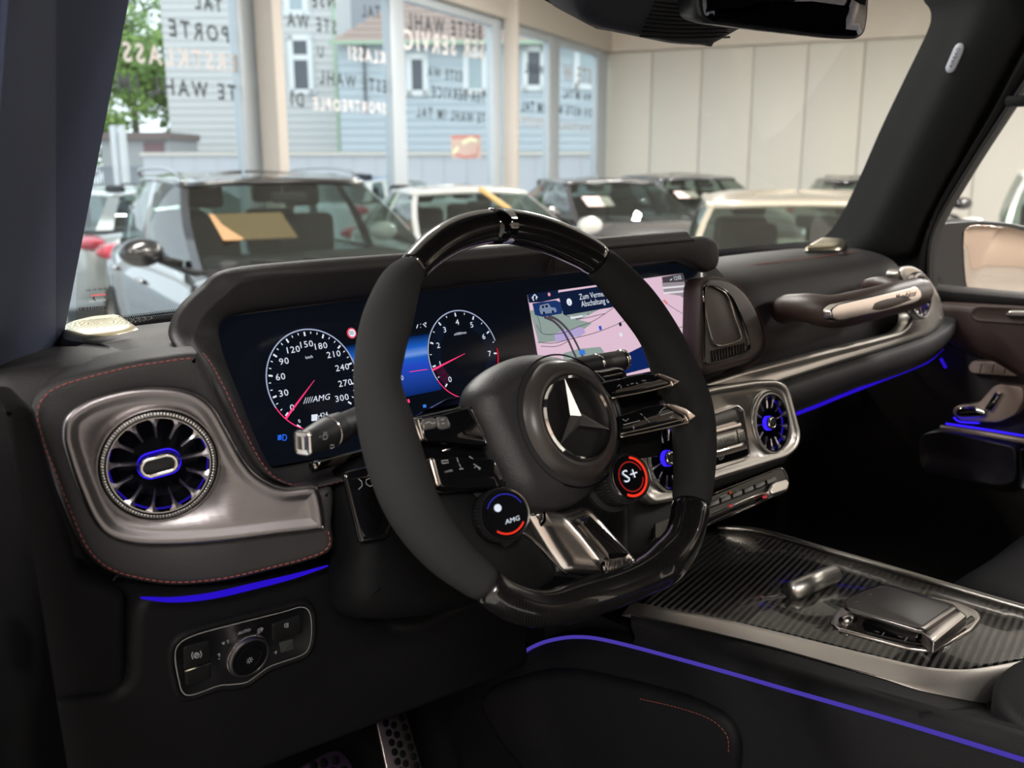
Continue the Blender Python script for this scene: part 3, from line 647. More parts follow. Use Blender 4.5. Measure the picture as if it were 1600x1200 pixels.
for i in range(3):
    a = math.pi/2+i*2*math.pi/3+R(2); tip = bm.verts.new(SC+(WH.X*math.cos(a)+WH.Y*math.sin(a))*.0345+WH.N*.0004)
    for sgn in (-1, 1):
        b_ = a+sgn*math.pi/3; wv = bm.verts.new(SC+(WH.X*math.cos(b_)+WH.Y*math.sin(b_))*.0068-WH.N*.0018)
        bm.faces.new((hc, tip, wv) if sgn > 0 else (hc, wv, tip))
finish('badge_star', bm, mat('star_metal', (.36, .35, .34), .38, 1), sw, smooth=False)
# left spoke with switch blades
relief('left_spoke', WH, [(642, 650), (690, 640), (733, 630), (745, 660), (772, 712), (790, 752), (782, 764), (735, 768), (692, 772), (672, 755), (652, 700)], [(0, -.018), (0, -.008), (.002, -.005), (.004, -.005)], gloss, sw, sm=.006)
relief('left_spoke_lower', WH, [(668, 760), (740, 760), (800, 790), (830, 800), (886, 900), (850, 925), (800, 920), (765, 890), (700, 820)], [(0, -.02), (0, -.012), (.004, -.008)], plastic_dk, sw, sm=.01)
def blade(px_, k, name='switch_blade', m=gloss, bev=.0015): return plate(name, WH, px_, k-.007, k, m, sw, sm=.003, bev=bev)
blade([(655, 653), (690, 648), (732, 636), (748, 664), (765, 697), (700, 690), (664, 689)], .009)
blade([(677, 716), (720, 714), (772, 716), (788, 748), (780, 762), (735, 762), (690, 762)], .009)
b1_ = blade([(660, 655), (681, 651), (684, 668), (662, 672)], .0108, 'rocker_button', mat('button_face', (.10, .095, .09), .18))
b2_ = blade([(682, 651), (700, 650), (706, 668), (692, 671), (685, 668)], .0108, 'rocker_button', mat('button_face', (.10, .095, .09), .18))
blade([(644, 653), (655, 652), (664, 688), (657, 688)], .0122, 'metal_blade_tip', silver); blade([(671, 716), (679, 714), (691, 760), (683, 760)], .0122, 'metal_blade_tip', silver)
strokes('button_symbol', WH, [[(664, 662), (670, 659), (676, 662), (680, 660)], [(689, 656), (694, 655)], [(690, 662), (695, 661)], [(690, 720), (700, 719), (701, 723), (691, 724), (690, 720)], [(714, 715), (716, 722)], [(717, 724), (720, 730)], [(733, 713), (739, 717)], [(718, 733), (724, 732)], [(740, 725), (751, 732)], [(741, 731), (745, 728), (750, 734)]], .0006, .0114, grey_p, sw)
textpx('button_lettering', 'CANCEL', WH, (695, 739), (708, 736), .0096, grey_p, sw)
tube('spoke_edge', cr([WH.w(u, v, -.002) for u, v in ((735, 636), (750, 668), (770, 705), (789, 748), (784, 764))], 4), .0011, dchrome, sw, 6)
tube('shift_paddle_edge', [WH.w(690, 705, -.006), WH.w(718, 697, -.006), WH.w(736, 690, -.006), WH.w(731, 684, -.006)], .0012, dchrome, sw, 6)
plate('shift_paddle', WH, [(668, 640), (725, 632), (728, 618), (700, 622), (660, 645)], -.05, -.035, mat('paddle', (.03, .035, .09), .25, 1), sw, sm=.004)
# right spoke blades
relief('right_spoke', WH, [(960, 600), (1040, 588), (1052, 640), (1052, 705), (975, 715), (965, 660)], [(0, -.022), (0, -.016), (.003, -.012)], plastic_dk, sw, sm=.008)
blade([(938, 598), (975, 590), (1005, 583), (1030, 585), (1055, 594), (1050, 601), (1004, 614), (956, 623), (946, 610)], .019)
blade([(968, 650), (1005, 637), (1032, 631), (1058, 636), (1078, 652), (1066, 662), (1020, 673), (970, 685)], .019)
blade([(1026, 584), (1034, 583), (1063, 594), (1063, 597), (1052, 604), (1050, 596)], .0215, 'metal_blade_tip', silver); blade([(1040, 631), (1052, 630), (1072, 637), (1088, 649), (1087, 653), (1076, 660), (1072, 650)], .0215, 'metal_blade_tip', silver)
for L in (((956, 622), (1004, 613), (1040, 604), (1055, 599)), ((970, 678), (1020, 667), (1060, 657), (1073, 653)), ((970, 683), (1015, 674), (1060, 664), (1076, 660))):
    tube('metal_blade_edge', cr([WH.w(u, v, .0198) for u, v in L], 4), .0007, silver, sw, 6)
strokes('button_symbol', WH, [[(965, 604), (968, 601), (971, 604), (970, 607)], [(985, 600), (990, 599)], [(982, 602), (980, 601)], [(994, 598), (997, 600)], [(1003, 595), (1008, 594), (1009, 596)], [(973, 655), (978, 658), (982, 654)], [(974, 664), (1000, 657)], [(1000, 646), (1004, 649)], [(1006, 651), (1015, 660)], [(1030, 645), (1036, 638), (1040, 637)], [(1032, 649), (1052, 643)], [(1046, 652), (1052, 649), (1054, 651), (1048, 653), (1046, 652)], [(988, 667), (992, 669)], [(990, 665), (990, 671)]],   .0006, .0196, grey_p, sw)
# metal lower spoke
LSO = [(822, 800), (850, 797), (884, 800), (909, 791), (924, 793), (945, 818), (975, 852), (1001, 882), (985, 893), (945, 904), (912, 898), (882, 896), (858, 860)]
relief('metal_spoke', WH, LSO, [(0, -.016), (0, -.002), (.0025, .0015), (.006, .003)], alu_br, sw, sm=.005, ang=30)
relief('spoke_shoulder', WH, [(824, 802), (852, 800), (880, 803), (905, 832), (950, 888), (945, 902), (912, 896), (884, 894), (858, 858)], [(0, .001), (.003, .004), (.007, .0052), (.012, .0055)], alu_br, sw, sm=.006, ang=30)
relief('spoke_recess', WH, [(893, 812), (913, 806), (976, 866), (968, 874), (944, 878)], [(0, .0058), (.0008, .0064), (.0016, .0058), (.006, .0035)], dchrome, sw, sm=.002)
textpx('spoke_badge', '////AMG', WH, (946, 893), (995, 881), .0078, plastic_dk, sw, .75, .25)
tube('spoke_edge', cr([WH.w(u, v, -.001) for u, v in ((812, 828), (840, 850), (866, 878), (886, 898))], 4), .0013, dchrome, sw, 6)
# drive mode knobs
def knob(label, c, r, ax, ring, name='drive_mode_knob'):
    o = WH.w(*c, .018); pl = Pl(o, X=WH.X, Y=WH.Y)
    if ax: 
        Nn = (WH.N+WH.X*ax[0]+WH.Y*ax[1]).normalized(); X_ = (WH.X-Nn*WH.X.dot(Nn)).normalized(); pl = Pl(o, X=X_, Y=Nn.cross(X_))
    k = lathe(name, o, pl, [(r*1.25, -.034), (r*1.28, -.028), (r*1.05, -.027), (r*1.05, -.004), (r*.99, 0), (r*.93, .0012), (r*.90, .0002)], plastic, sw, 48); k['label'] = label
    lathe('knob_ring', o, pl, [(r*.99, -.0004), (r*.97, .0014), (r*.93, .0012)], dchrome, k, 48)
    lathe('knob_screen', o, pl, [(r*.93, .0004), (r*.001, .0004)], gloss, k, 48)
    bm = bmesh.new()
    for i in range(44):
        a = 2*math.pi*i/44; d = pl.X*math.cos(a)+pl.Y*math.sin(a); add_tube(bm, [o+d*r*1.05-pl.N*.024, o+d*r*1.05-pl.N*.006], .0005, 4)
    stuff(finish('knob_grip', bm, plastic, k))
    return o, pl, k
o, pl, k = knob('round knob with red-lit S+ screen', (985, 745), .0205, (-.15, 0), 1)
bm = bmesh.new(); add_ribbon(bm, pl, frac_circle(Vector((0, 0)), .0165, -2.2, 1.3, 30), .0022, .0009); finish('red_arc', bm, glow('knob_red', (225, 50, 30), 1.2), k, smooth=False)
bm = bmesh.new(); add_ribbon(bm, pl, frac_circle(Vector((0, 0)), .0128, .2, 6.0, 30), .0012, .0010); finish('red_circle', bm, glow('knob_dark_red', (150, 30, 30), 1), k, smooth=False)
text('mode_lettering', 'S+', pl, (-.0085, -.0035), (.0075, -.0035), .0014, num, k, .9)
o, pl, k = knob('round knob with blue and red lit settings screen', (790, 803), .0195, (-.35, .0), 1)
bm = bmesh.new(); add_ribbon(bm, pl, frac_circle(Vector((0, 0)), .0150, 3.9, 5.6, 20), .0014, .0010); finish('red_arc', bm, glow('knob_red', (225, 50, 30), 1.2), k, smooth=False)
bm = bmesh.new(); add_ribbon(bm, pl, frac_circle(Vector((0, 0)), .0150, .3, 2.6, 20), .0008, .0010); finish('blue_arc', bm, glow('knob_blue', (50, 50, 170), 1), k, smooth=False)
lathe('damper_symbol', o+pl.X*(-.005)+pl.Y*.006, pl, [(.0030, .0013), (.0001, .0013)], num, k, 12)
text('mode_lettering', 'AMG', pl, (-.003, -.0075), (.009, -.0075), .0014, num, k, .9, False, .2)

# ---------------------------------------------------------------- stalks
def frame_of(d):
    d = d.normalized(); X_ = d.cross(Vector((0, 0, 1))).normalized(); return Pl(Vector(), X=X_, Y=d.cross(X_)*1)
a_, b_ = aty(479, 691, .60), aty(640, 664, .66); ax = (b_-a_).normalized()
sk = thing('indicator_stalk', 'black multifunction stalk with silver end button left of the wheel', 'stalk', a_)
X_ = ax.cross(Vector((0, 0, 1))).normalized(); FR = Pl(a_, X=X_, Y=Vector((0, 0, 1)))     # N points along or against the stalk
sN = 1 if FR.N.dot(ax) > 0 else -1
lathe('stalk_body', a_, FR, [(.0065, -.003*sN), (.0088, 0), (.0102, .008*sN), (.0118, .020*sN), (.0124, .030*sN), (.0124, .040*sN)], plastic, sk, 40, sy=1.0)
lathe('chrome_line', a_, FR, [(.0122, .0275*sN), (.0128, .0280*sN), (.0122, .0287*sN)], dchrome, sk, 40)
lathe('rotary_collar', a_, FR, [(.0123, .031*sN), (.0121, .045*sN), (.0105, .048*sN), (.0105, .11*sN)], plastic, sk, 40)
EB = Pl(a_-ax*.003, X=FR.X, Y=FR.Y); eb = rounded([(-.0074, -.0090), (.0074, -.0090), (.0074, .0090), (-.0074, .0090)], .004, 5)
nn = -1 if EB.N.dot(ax) > 0 else 1
bm = bmesh.new(); add_profile(bm, eb, EB, [(0, 0), (0, .002*nn), (.0010, .0030*nn), (.0024, .0028*nn), (.0038, .0020*nn)]); bmesh.ops.recalc_face_normals(bm, faces=bm.faces); finish('end_button', bm, alu_br, sk, 40)
SKP = Pl(aty(505, 686, .592), -10, 10)
strokes('wiper_symbol', SKP, [[(499, 683), (501, 682)], [(504, 682), (508, 678), (512, 681), (511, 685), (507, 687), (504, 684)], [(506, 677), (507, 675)], [(510, 677), (510, 675)], [(516, 696), (521, 695), (522, 699), (517, 701), (516, 698)]], .00045, .0, grey_p, sk)
g0 = aty(905, 575, .62); g1 = aty(975, 562, .62); gs = thing('gear_stalk', 'slim black gear selector stalk with chrome rings right of the airbag cover', 'stalk', g0)
d = (g1-g0); tube('stalk_body', [g0-d*.4, g0, g0.lerp(g1, .5), g1], [.010, .0105, .0105, .010], plastic, gs, 24)
tube('chrome_ring', [g0.lerp(g1, .36), g0.lerp(g1, .40)], .0109, chrome, gs, 24); tube('chrome_ring', [g0.lerp(g1, .92), g0.lerp(g1, .98)], .0109, chrome, gs, 24)
g2 = aty(925, 590, .58); g3 = aty(965, 583, .58); tube('selector_end', cr([g2, g2.lerp(g3, .6), g3, g3+Vector((.004, 0, -.008))], 3), .008, mat('end_metal', (.3, .3, .3), .2, 1), gs, 20, flat=.7)

# ---------------------------------------------------------------- light switch
ls = thing('light_switch_panel', 'black headlight switch panel with ridged rotary knob under the left vent', 'switch panel', LP.w(380, 1030))
LSP = [(272, 1030), (276, 1008), (300, 992), (360, 975), (440, 955), (470, 947), (484, 956), (487, 985), (483, 1010), (470, 1024), (425, 1040), (408, 1050), (385, 1066), (360, 1070), (340, 1072), (300, 1086), (284, 1082), (277, 1060)]
relief('bezel', LP, LSP, [(-.0055, -.002), (-.005, .003), (-.003, .0048), (-.0012, .0045), (0, .002)], leather2, ls, ref=.003)
relief('panel_face', LP, LSP, [(0, .001), (.0003, .0032), (.0008, .0036), (.0012, .0032)], mat('panel_black', (.005, .005, .006), .35), ls, ref=.003)
P = outline(LP, LSP, .0034, True); bm = bmesh.new(); add_ribbon(bm, LP, inset(P if area2(P) > 0 else P[::-1], .0006), .0007, .0042, True); finish('trim_line', bm, mat('trim_line_metal', (.45, .43, .42), .35, .3), ls, smooth=False)
o = LP.w(390, 1027, .010)
kb = lathe('rotary_knob', o, LP, [(.0185, -.008), (.0185, -.001), (.0172, .0012), (.0160, .0014), (.0155, .0004)], alu, ls, 64)
bm = bmesh.new()
for i in range(90):
    a = 2*math.pi*i/90; d = LP.X*math.cos(a)+LP.Y*math.sin(a); add_tube(bm, [o+d*.0186-LP.N*.0075, o+d*.0184-LP.N*.0012], .00028, 4)
stuff(finish('knob_ridge', bm, alu, kb))
lathe('knob_face', o, LP, [(.0160, .0008), (.0105, .0008), (.0103, .0016), (.0100, .0016), (.0098, .0008), (.0001, .0008)], gloss, kb, 48)
bm = bmesh.new()
lq = LP.at(390, 1032, .0112)
for i in range(8):
    a = i*math.pi/4; add_ribbon(bm, LP, [lq+Vector((math.cos(a), math.sin(a)))*.0020, lq+Vector((math.cos(a), math.sin(a)))*.0030], .0005, .0112)
add_ribbon(bm, LP, frac_circle(lq, .0013, 0, 6.28, 14), .0004, .0112); finish('lamp_symbol', bm, grey_p, kb, smooth=False)
plate('parking_brake_switch', LP, [(287, 1012), (328, 1000), (330, 1034), (288, 1048)], .003, .0046, plastic_dk, ls, sm=.003)
plate('switch_lower_half', LP, [(289, 1050), (330, 1036), (330, 1060), (291, 1074)], .003, .0040, plastic_dk, ls, sm=.003)
tube('switch_edge', [LP.w(289, 1049, .0048), LP.w(329, 1036, .0048)], .0007, mat('edge_metal', (.4, .38, .3), .3, 1), ls, 6)
plate('fog_light_switch', LP, [(425, 976), (471, 960), (473, 990), (426, 1003)], .003, .0042, plastic_dk, ls, sm=.003)
plate('height_wheel', LP, [(437, 1005), (459, 999), (460, 1015), (440, 1021)], .003, .0046, mat('wheel_grey', (.03, .032, .03), .5), ls, sm=.001)
ln = []
for (cx, cy, r_) in ((307, 1024, 4.0),): ln.append([(cx+r_*math.cos(q*.5), cy+r_*math.sin(q*.5)) for q in range(14)])
ln += [[(301, 1019), (299.5, 1024), (301.5, 1030)], [(313, 1017), (315, 1023), (313, 1028)], [(306, 1027), (306, 1021), (309, 1021), (309, 1024), (306, 1024)], [(347, 1005), (351, 1003), (350, 1007), (347, 1005)], [(354, 1001), (357, 1000), (356, 1005)], [(402, 984), (407, 982)], [(402, 987), (407, 985)], [(402, 990), (407, 988)], [(408, 981), (411, 982), (409, 987), (408, 981)], [(445, 975), (448, 974), (448, 981), (445, 980), (445, 975)], [(450, 973), (450, 980)], [(428, 1020), (432, 1017), (431, 1022)], [(340, 1023), (343, 1021), (343, 1026)], [(341, 1030), (344, 1029)]]
strokes('panel_symbol', LP, ln, .0006, .0050, grey_p, ls)
textpx('panel_lettering', 'AUTO', LP, (372, 992), (391, 986), .0044, grey_p, ls)

# ---------------------------------------------------------------- centre controls (inside the centre stack)
sb = thing('switch_bank', 'silver framed bank of switches between the two centre vents', 'switch panel', CS.w(1140, 680))
relief('frame', CS, [(1080, 655), (1150, 632), (1160, 640), (1167, 680), (1171, 712), (1163, 720), (1080, 748)], [(0, -.001), (0, .005), (.001, .007), (.0028, .0068), (.004, .0045)], alu_br, sb, sm=.004, ref=.004)
plate('lock_switch', CS, [(1085, 660), (1149, 640), (1155, 656), (1085, 677)], .004, .0075, mat('switch_grey', (.09, .09, .085), .3), sb, sm=.002)
plate('lock_switch_lower', CS, [(1085, 679), (1158, 660), (1161, 668), (1085, 688)], .004, .009, alu_br, sb, sm=.002)
plate('lettered_switch_bar', CS, [(1085, 690), (1162, 670), (1167, 690), (1085, 712)], .004, .008, mat('switch_bar', (.30, .29, .27), .35, 1), sb, sm=.002)
plate('hazard_switch', CS, [(1085, 716), (1168, 694), (1171, 712), (1085, 738)], .004, .006, gloss, sb, sm=.002)
textpx('switch_lettering', 'LOW RANGE', CS, (1118, 696), (1148, 688), .0082, plastic_dk, sb, 1.4); textpx('switch_lettering', 'OFF', CS, (1153, 686), (1164, 683), .0082, plastic_dk, sb, 1.2)
strokes('switch_symbol', CS, [[(1125, 712), (1124, 718), (1128, 718), (1127, 712)], [(1131, 711), (1130, 717)]], .0007, .0064, grey_p, sb)
for i in range(1): tube('switch_divider', [CS.w(1151, 672, .0083), CS.w(1155, 693, .0083)], .0006, plastic_dk, sb, 6)
CL = Pl(V(1.05, .64, -.41), 0, 40)
cl = thing('climate_bar', 'slim climate control bar with two silver toggles under the centre vents', 'switch panel', CL.w(1140, 780))
relief('housing', CL, [(1020, 812), (1060, 795), (1110, 775), (1180, 745), (1218, 731), (1228, 736), (1233, 752), (1228, 766), (1160, 790), (1100, 815), (1050, 838), (1020, 845)], [(0, -.03), (0, .0), (.0012, .0018), (.003, .0015)], gloss, cl, sm=.006)
tube('chrome_line', cr([CL.w(u, v, .002) for u, v in ((1100, 777), (1180, 746), (1217, 732), (1226, 737), (1231, 752))], 4), .0009, dchrome, cl, 6)
for i in range(7):
    f0 = i/7; f1 = (i+.86)/7; a = lambda f, dv: (1090+(1215-1090)*f, 792-50*f+dv)
    plate('toggle_key', CL, [a(f0, 0), a(f1, 0), (a(f1, 8)[0]+2, a(f1, 8)[1]), (a(f0, 8)[0]+2, a(f0, 8)[1])], .002, .006, mat('key_grey', (.12, .12, .12), .3, 1), cl, sm=.001)
tube('metal_rail', [CL.w(1093, 812, .005), CL.w(1160, 783, .005), CL.w(1222, 758, .005)], .0022, alu_br, cl, 8)
tube('metal_rail', [CL.w(1100, 822, .002), CL.w(1160, 797, .002), CL.w(1228, 768, .002)], .0016, dchrome, cl, 8)
bm = bmesh.new(); add_profile(bm, outline(CL, [(1196, 768), (1206, 754), (1226, 748), (1233, 756), (1230, 768), (1205, 776)], .01, .004), CL, [(0, .002), (0, .010), (.002, .013), (.004, .013)]); finish('silver_toggle', bm, alu_br, cl)
for a, b_ in (((1092, 816), (1094, 815)), ((1140, 791), (1143, 790)), ((1193, 777), (1197, 776))): tube('red_mark', [CL.w(*a, .0075), CL.w(*b_, .0075)], .0016, glow('red_led', (200, 60, 70), .8), cl, 8)
tube('orange_mark', [CL.w(1141, 768, .003), CL.w(1143, 775, .003)], .0014, glow('orange_led', (160, 70, 30), .8), cl, 6)
gb = strokes('bar_symbol', CL, [[(1125, 777), (1137, 773)], [(1150, 768), (1155, 766)], [(1166, 763), (1171, 761)], [(1180, 757), (1184, 755)]], .0014, .0022, grey_p, cl)

# ---------------------------------------------------------------- passenger grab handle
gh = thing('grab_handle', 'brown leather grab handle with aluminium inlay on the passenger dashboard', 'handle', aty(1340, 480, .66))
hp_ = [aty(u, v, y) for u, v, y in ((1222, 486, .735), (1232, 481, .72), (1262, 481, .685), (1300, 487, .655), (1340, 480, .645), (1390, 468, .645), (1425, 459, .648), (1438, 455, .655))]
tube('grip', cr(hp_, 5), [.0190]*8+[.0190+.0006*i for i in range(8)]+[.0235]*16+[.020]*4, brownl, gh, 20, flat=1.0, up=(0, 0, 1))
tube('grip_root', cr([aty(u, v, y) for u, v, y in ((1355, 448, .73), (1375, 444, .70), (1405, 450, .665), (1430, 455, .655))], 4), .012, brownl, gh, 16)
GP = Pl(aty(1370, 476, .624), 0, 6)
relief('aluminium_inlay', GP, [(1296, 484), (1306, 476), (1360, 464), (1415, 451), (1430, 447), (1438, 454), (1439, 466), (1430, 474), (1380, 488), (1310, 503), (1299, 500)], [(0, -.01), (0, 0), (.001, .0016), (.003, .0018)], alu_br, gh, sm=.008)
textpx('inlay_lettering', 'Manufaktur', GP, (1400, 470), (1432, 462), .0021, plastic_dk, gh, .9, .3)

# ---------------------------------------------------------------- centre console
Z0 = -.50
CP = Pl(V(1.0, .45, Z0), X=(1, 0, 0), Y=(0, 1, 0))
con = thing('centre_console', 'carbon fibre centre console with satin metal rails and violet light line', 'console', V(.95, .45, -.6))
carb_px = [(985, 940), (1000, 900), (1100, 830), (1165, 826), (1260, 850), (1400, 893), (1600, 950), (1720, 985), (1760, 1010), (1600, 1030), (1500, 1047), (1440, 1043), (1370, 1026), (1250, 995), (1110, 962)]
relief('carbon_panel', CP, carb_px, [(0, -.02), (0, .000), (.002, .001)], carbon, con, sm=.02)
tube('metal_rail', cr([CP.w(u, v, .003) for u, v in ((1120, 824), (1190, 831), (1300, 862), (1400, 891), (1500, 921), (1600, 950), (1700, 978))], 4), .0042, alu_lt, con, 10)
lr = [((985, 944), (985, 960)), ((1050, 957), (1050, 974)), ((1108, 967), (1110, 988)), ((1200, 989), (1200, 1010)), ((1300, 1014), (1300, 1038)), ((1380, 1033), (1378, 1060)), ((1440, 1046), (1434, 1078)), ((1500, 1050), (1490, 1090)), ((1560, 1042), (1535, 1098)), ((1640, 1026), (1585, 1102)), ((1760, 1005), (1720, 1108)), ((1900, 975), (1880, 1118))]
A_ = [CP.w(*a, .004) for a, b in lr]; A0 = [p+Vector((.010, 0, -.001)) for p in A_]; B_ = [CP.w(*a, .004)+Vector((-.016, 0, -.009)) for a, b in lr]; C_ = [atx(*b, p.x-.010) for (a, b), p in zip(lr, B_)]
loft('metal_side_rail', [A0, A_, B_, C_], mat('rail_metal', (.92, .86, .82), .44, 1), con, nu=5, nv=1, ang=25)
SX = .775
ll = [(806, 1030), (830, 1012), (862, 1000), (905, 995), (960, 1003), (1100, 1040), (1250, 1083), (1400, 1126), (1600, 1187), (1700, 1220)]
lp_ = [atx(u, v, SX) for u, v in ll]; lpc = cr(lp_, 5)
def line_z(y): return min(lpc, key=lambda p: abs(p.y-y)).z
E_ = [Vector((SX+.004, min(p.y, lp_[0].y), line_z(p.y)+.012)) for p in C_]
E2 = [Vector((SX, p.y, p.z-.012)) for p in E_]
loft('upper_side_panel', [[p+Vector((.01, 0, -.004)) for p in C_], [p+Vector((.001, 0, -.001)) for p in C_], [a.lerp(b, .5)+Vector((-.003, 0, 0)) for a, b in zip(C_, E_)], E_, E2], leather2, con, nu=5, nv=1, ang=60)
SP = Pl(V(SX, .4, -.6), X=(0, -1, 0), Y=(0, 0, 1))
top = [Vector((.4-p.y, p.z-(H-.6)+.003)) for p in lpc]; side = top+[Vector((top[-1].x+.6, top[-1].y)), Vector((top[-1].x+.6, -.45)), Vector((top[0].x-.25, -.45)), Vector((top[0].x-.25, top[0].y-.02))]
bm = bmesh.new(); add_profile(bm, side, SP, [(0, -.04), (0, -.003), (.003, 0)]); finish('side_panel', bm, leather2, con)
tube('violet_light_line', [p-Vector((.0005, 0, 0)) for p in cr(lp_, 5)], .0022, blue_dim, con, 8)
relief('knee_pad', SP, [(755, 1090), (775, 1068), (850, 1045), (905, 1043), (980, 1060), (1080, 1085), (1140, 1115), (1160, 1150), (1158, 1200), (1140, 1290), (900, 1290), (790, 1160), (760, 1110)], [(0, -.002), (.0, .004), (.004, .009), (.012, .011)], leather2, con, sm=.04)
q0 = []
for i in range(-4, 9):
    q0.append([(780+i*45, 1060), (900+i*45, 1260)]); q0.append([(1180-i*45, 1060), (1000-i*45, 1260)])
pad2 = cr([SP.w(u, v, .0115) for u, v in ((1000, 1092), (1060, 1106), (1110, 1124), (1136, 1150), (1138, 1180))], 6); stitches('pad_stitching', pad2, thread, con, r=.0004)
bm = bmesh.new(); add_box(bm, V(.945, .25, -.665), (.29, 1.1, .27)); finish('console_body', bm, plastic_dk, con)
relief('armrest', Pl(V(1.0, .2, Z0+.004), X=(1, 0, 0), Y=(0, 1, 0)), [(1545, 1100), (1560, 1050), (1640, 1018), (1900, 1060), (1900, 1300), (1700, 1250)], [(0, -.08), (0, 0), (.004, .006), (.012, .01)], leather2, con, sm=.03)
# roller cover handle
rh = thing('roller_cover_handle', 'brushed metal pull handle lying on the carbon console lid', 'handle', CP.w(1265, 920, .003))
relief('base', CP, [(1219, 924), (1236, 938), (1252, 935), (1310, 906), (1303, 893), (1290, 892)], [(0, 0), (0, .002), (.002, .004)], alu, rh, sm=.004)
tube('bar', [CP.w(1236, 924, .012), CP.w(1302, 896, .012)], .0115, mat('brushed_bar', (.72, .70, .66), .36, 1), rh, 20, flat=1)
# touchpad
tpd = thing('touchpad', 'raised silver and grey touchpad with metal base on the centre console', 'touchpad', CP.w(1420, 970, .003))
relief('base', CP, [(1298, 972), (1304, 955), (1340, 935), (1380, 915), (1500, 942), (1530, 955), (1534, 966), (1520, 983), (1470, 1012), (1455, 1016), (1420, 1012), (1305, 981)], [(0, 0), (0, .003), (.0015, .0045), (.0035, .0040)], alu_br, tpd, sm=.006, ref=.004)
relief('button_tray', CP, [(1346, 976), (1356, 965), (1400, 975), (1480, 990), (1500, 975), (1518, 962), (1524, 968), (1470, 1005), (1452, 1009), (1420, 1004), (1352, 988)], [(0, .004), (0, .0048), (.0008, .005)], gloss, tpd, sm=.003, ref=.004)
TPT = Pl(CP.o+Vector((0, 0, .020)), X=(1, 0, .0), Y=(0, 1, 0))
TK = .0
TOPP = [(1316, 940), (1330, 928), (1374, 912), (1390, 913), (1490, 944), (1497, 950), (1446, 984), (1436, 984), (1322, 950)]
relief('pad_body', TPT, TOPP, [(.012, -.018), (.010, -.008), (.002, -.0062), (0, -.004), (0, -.001), (.0012, .0004)], mat('pad_side', (.34, .32, .31), .28, 1), tpd, sm=.006)
relief('palm_ridge', TPT, [(1440, 985), (1494, 946), (1512, 959), (1460, 1001)], [(-.001, -.014), (0, -.004), (.001, -.002)], alu_br, tpd, sm=.003)
plate('touch_surface', TPT, [(1318, 940), (1331, 930), (1375, 914), (1388, 915), (1480, 943), (1484, 948), (1442, 978), (1434, 979), (1324, 948)], 0, .0014, mat('touch_grey', (.085, .075, .072), .38), tpd, sm=.006)
strokes('pad_symbol', TPT, [[(1337, 941), (1340, 939), (1342, 941)], [(1356, 928), (1361, 927), (1361, 930), (1357, 930)], [(1373, 918), (1376, 916), (1378, 918)]], .0010, .0018, grey_p, tpd)
tube('roller', [CP.w(1317, 972, .010), CP.w(1334, 966, .010)], .006, alu_br, tpd, 18)
strokes('tray_symbol', CP, [[(1367, 986), (1374, 988)], [(1403, 994), (1410, 996)], [(1437, 1000), (1441, 1001)], [(1382, 988), (1378, 993)], [(1418, 996), (1414, 1001)]], .0011, .0056, grey_p, tpd)

# ---------------------------------------------------------------- pedals, carpet
PD = Pl(V(.75, .93, -.80), 0, 35)
pg = thing('accelerator_pedal', 'perforated brushed steel accelerator pedal in the dark footwell', 'pedal', PD.w(620, 1150))
plate('plate', PD, [(589, 1128), (626, 1108), (634, 1112), (668, 1230), (640, 1250), (612, 1240)], -.004, 0, mat('pedal_steel', (.42, .36, .36), .3, 1), pg, sm=.006)
bm = bmesh.new()
for i in range(9):
    for j in range(3):
        q = PD.w(603+i*4.6+j*12.5+(0), 1130+i*15-j*4+(7 if j % 2 else 0), .0003); add_lathe(bm, q, PD.X, PD.Y, PD.N, [(.0052, 0), (.0042, .0012), (.0001, .0012)], 12)
stuff(finish('rubber_stud', bm, blackhole, pg))
pb = thing('brake_pedal', 'wide brushed steel brake pedal left of the accelerator', 'pedal', PD.w(500, 1190))
plate('plate', PD, [(455, 1206), (515, 1174), (530, 1172), (548, 1190), (570, 1260), (480, 1280)], 0, .004, mat('pedal_steel2', (.25, .16, .28), .35, 1), pb, sm=.008)
bm = bmesh.new()
for i, j in ((490, 1196), (506, 1192), (524, 1188), (500, 1210), (520, 1206), (538, 1204)): add_lathe(bm, PD.w(i, j, .0045), PD.X, PD.Y, PD.N, [(.006, 0), (.005, .0012), (.0001, .0012)], 12)
stuff(finish('rubber_stud', bm, blackhole, pb))
fl_ = box('floor', V(.92, .3, -.93), (1.55, 1.9, .02), mat('carpet', (.008, .008, .009), .95, bump=(400, .6), spec=.1)); struct(fl_)
fw_ = box('wall_front', V(.95, 1.06, -.62), (1.66, .03, .78), plastic_dk); struct(fw_)

# ---------------------------------------------------------------- passenger seat
se = thing('passenger_seat', 'dark leather passenger seat cushion edge beside the console', 'seat', V(1.4, .1, -.62))
cu = [[V(x, y, z) for y, z in ((.50, -.66), (.49, -.575), (.42, -.545), (.2, -.555), (-.1, -.57))] for x in (1.22, 1.25, 1.4, 1.55, 1.62)]
for i in (0, 4): cu[i] = [p-Vector((0, 0, .05)) for p in cu[i]]
loft('cushion', cu, leather2, se, nu=5, nv=4)
tube('cushion_piping', cr([V(1.25, .47, -.560), V(1.25, .3, -.548), V(1.25, 0, -.56)], 5), .003, leather2, se, 8)
bm = bmesh.new(); add_box(bm, V(1.42, .2, -.76), (.42, .62, .3)); finish('seat_base', bm, plastic_dk, se)
bk = [[V(x, y, z) for y, z in ((-.05, -.6), (-.12, -.3), (-.2, .0), (-.3, .05), (-.26, -.3), (-.2, -.6))] for x in (1.2, 1.25, 1.4, 1.55, 1.62)]
loft('backrest', bk, leather2, se, nu=4, nv=3)

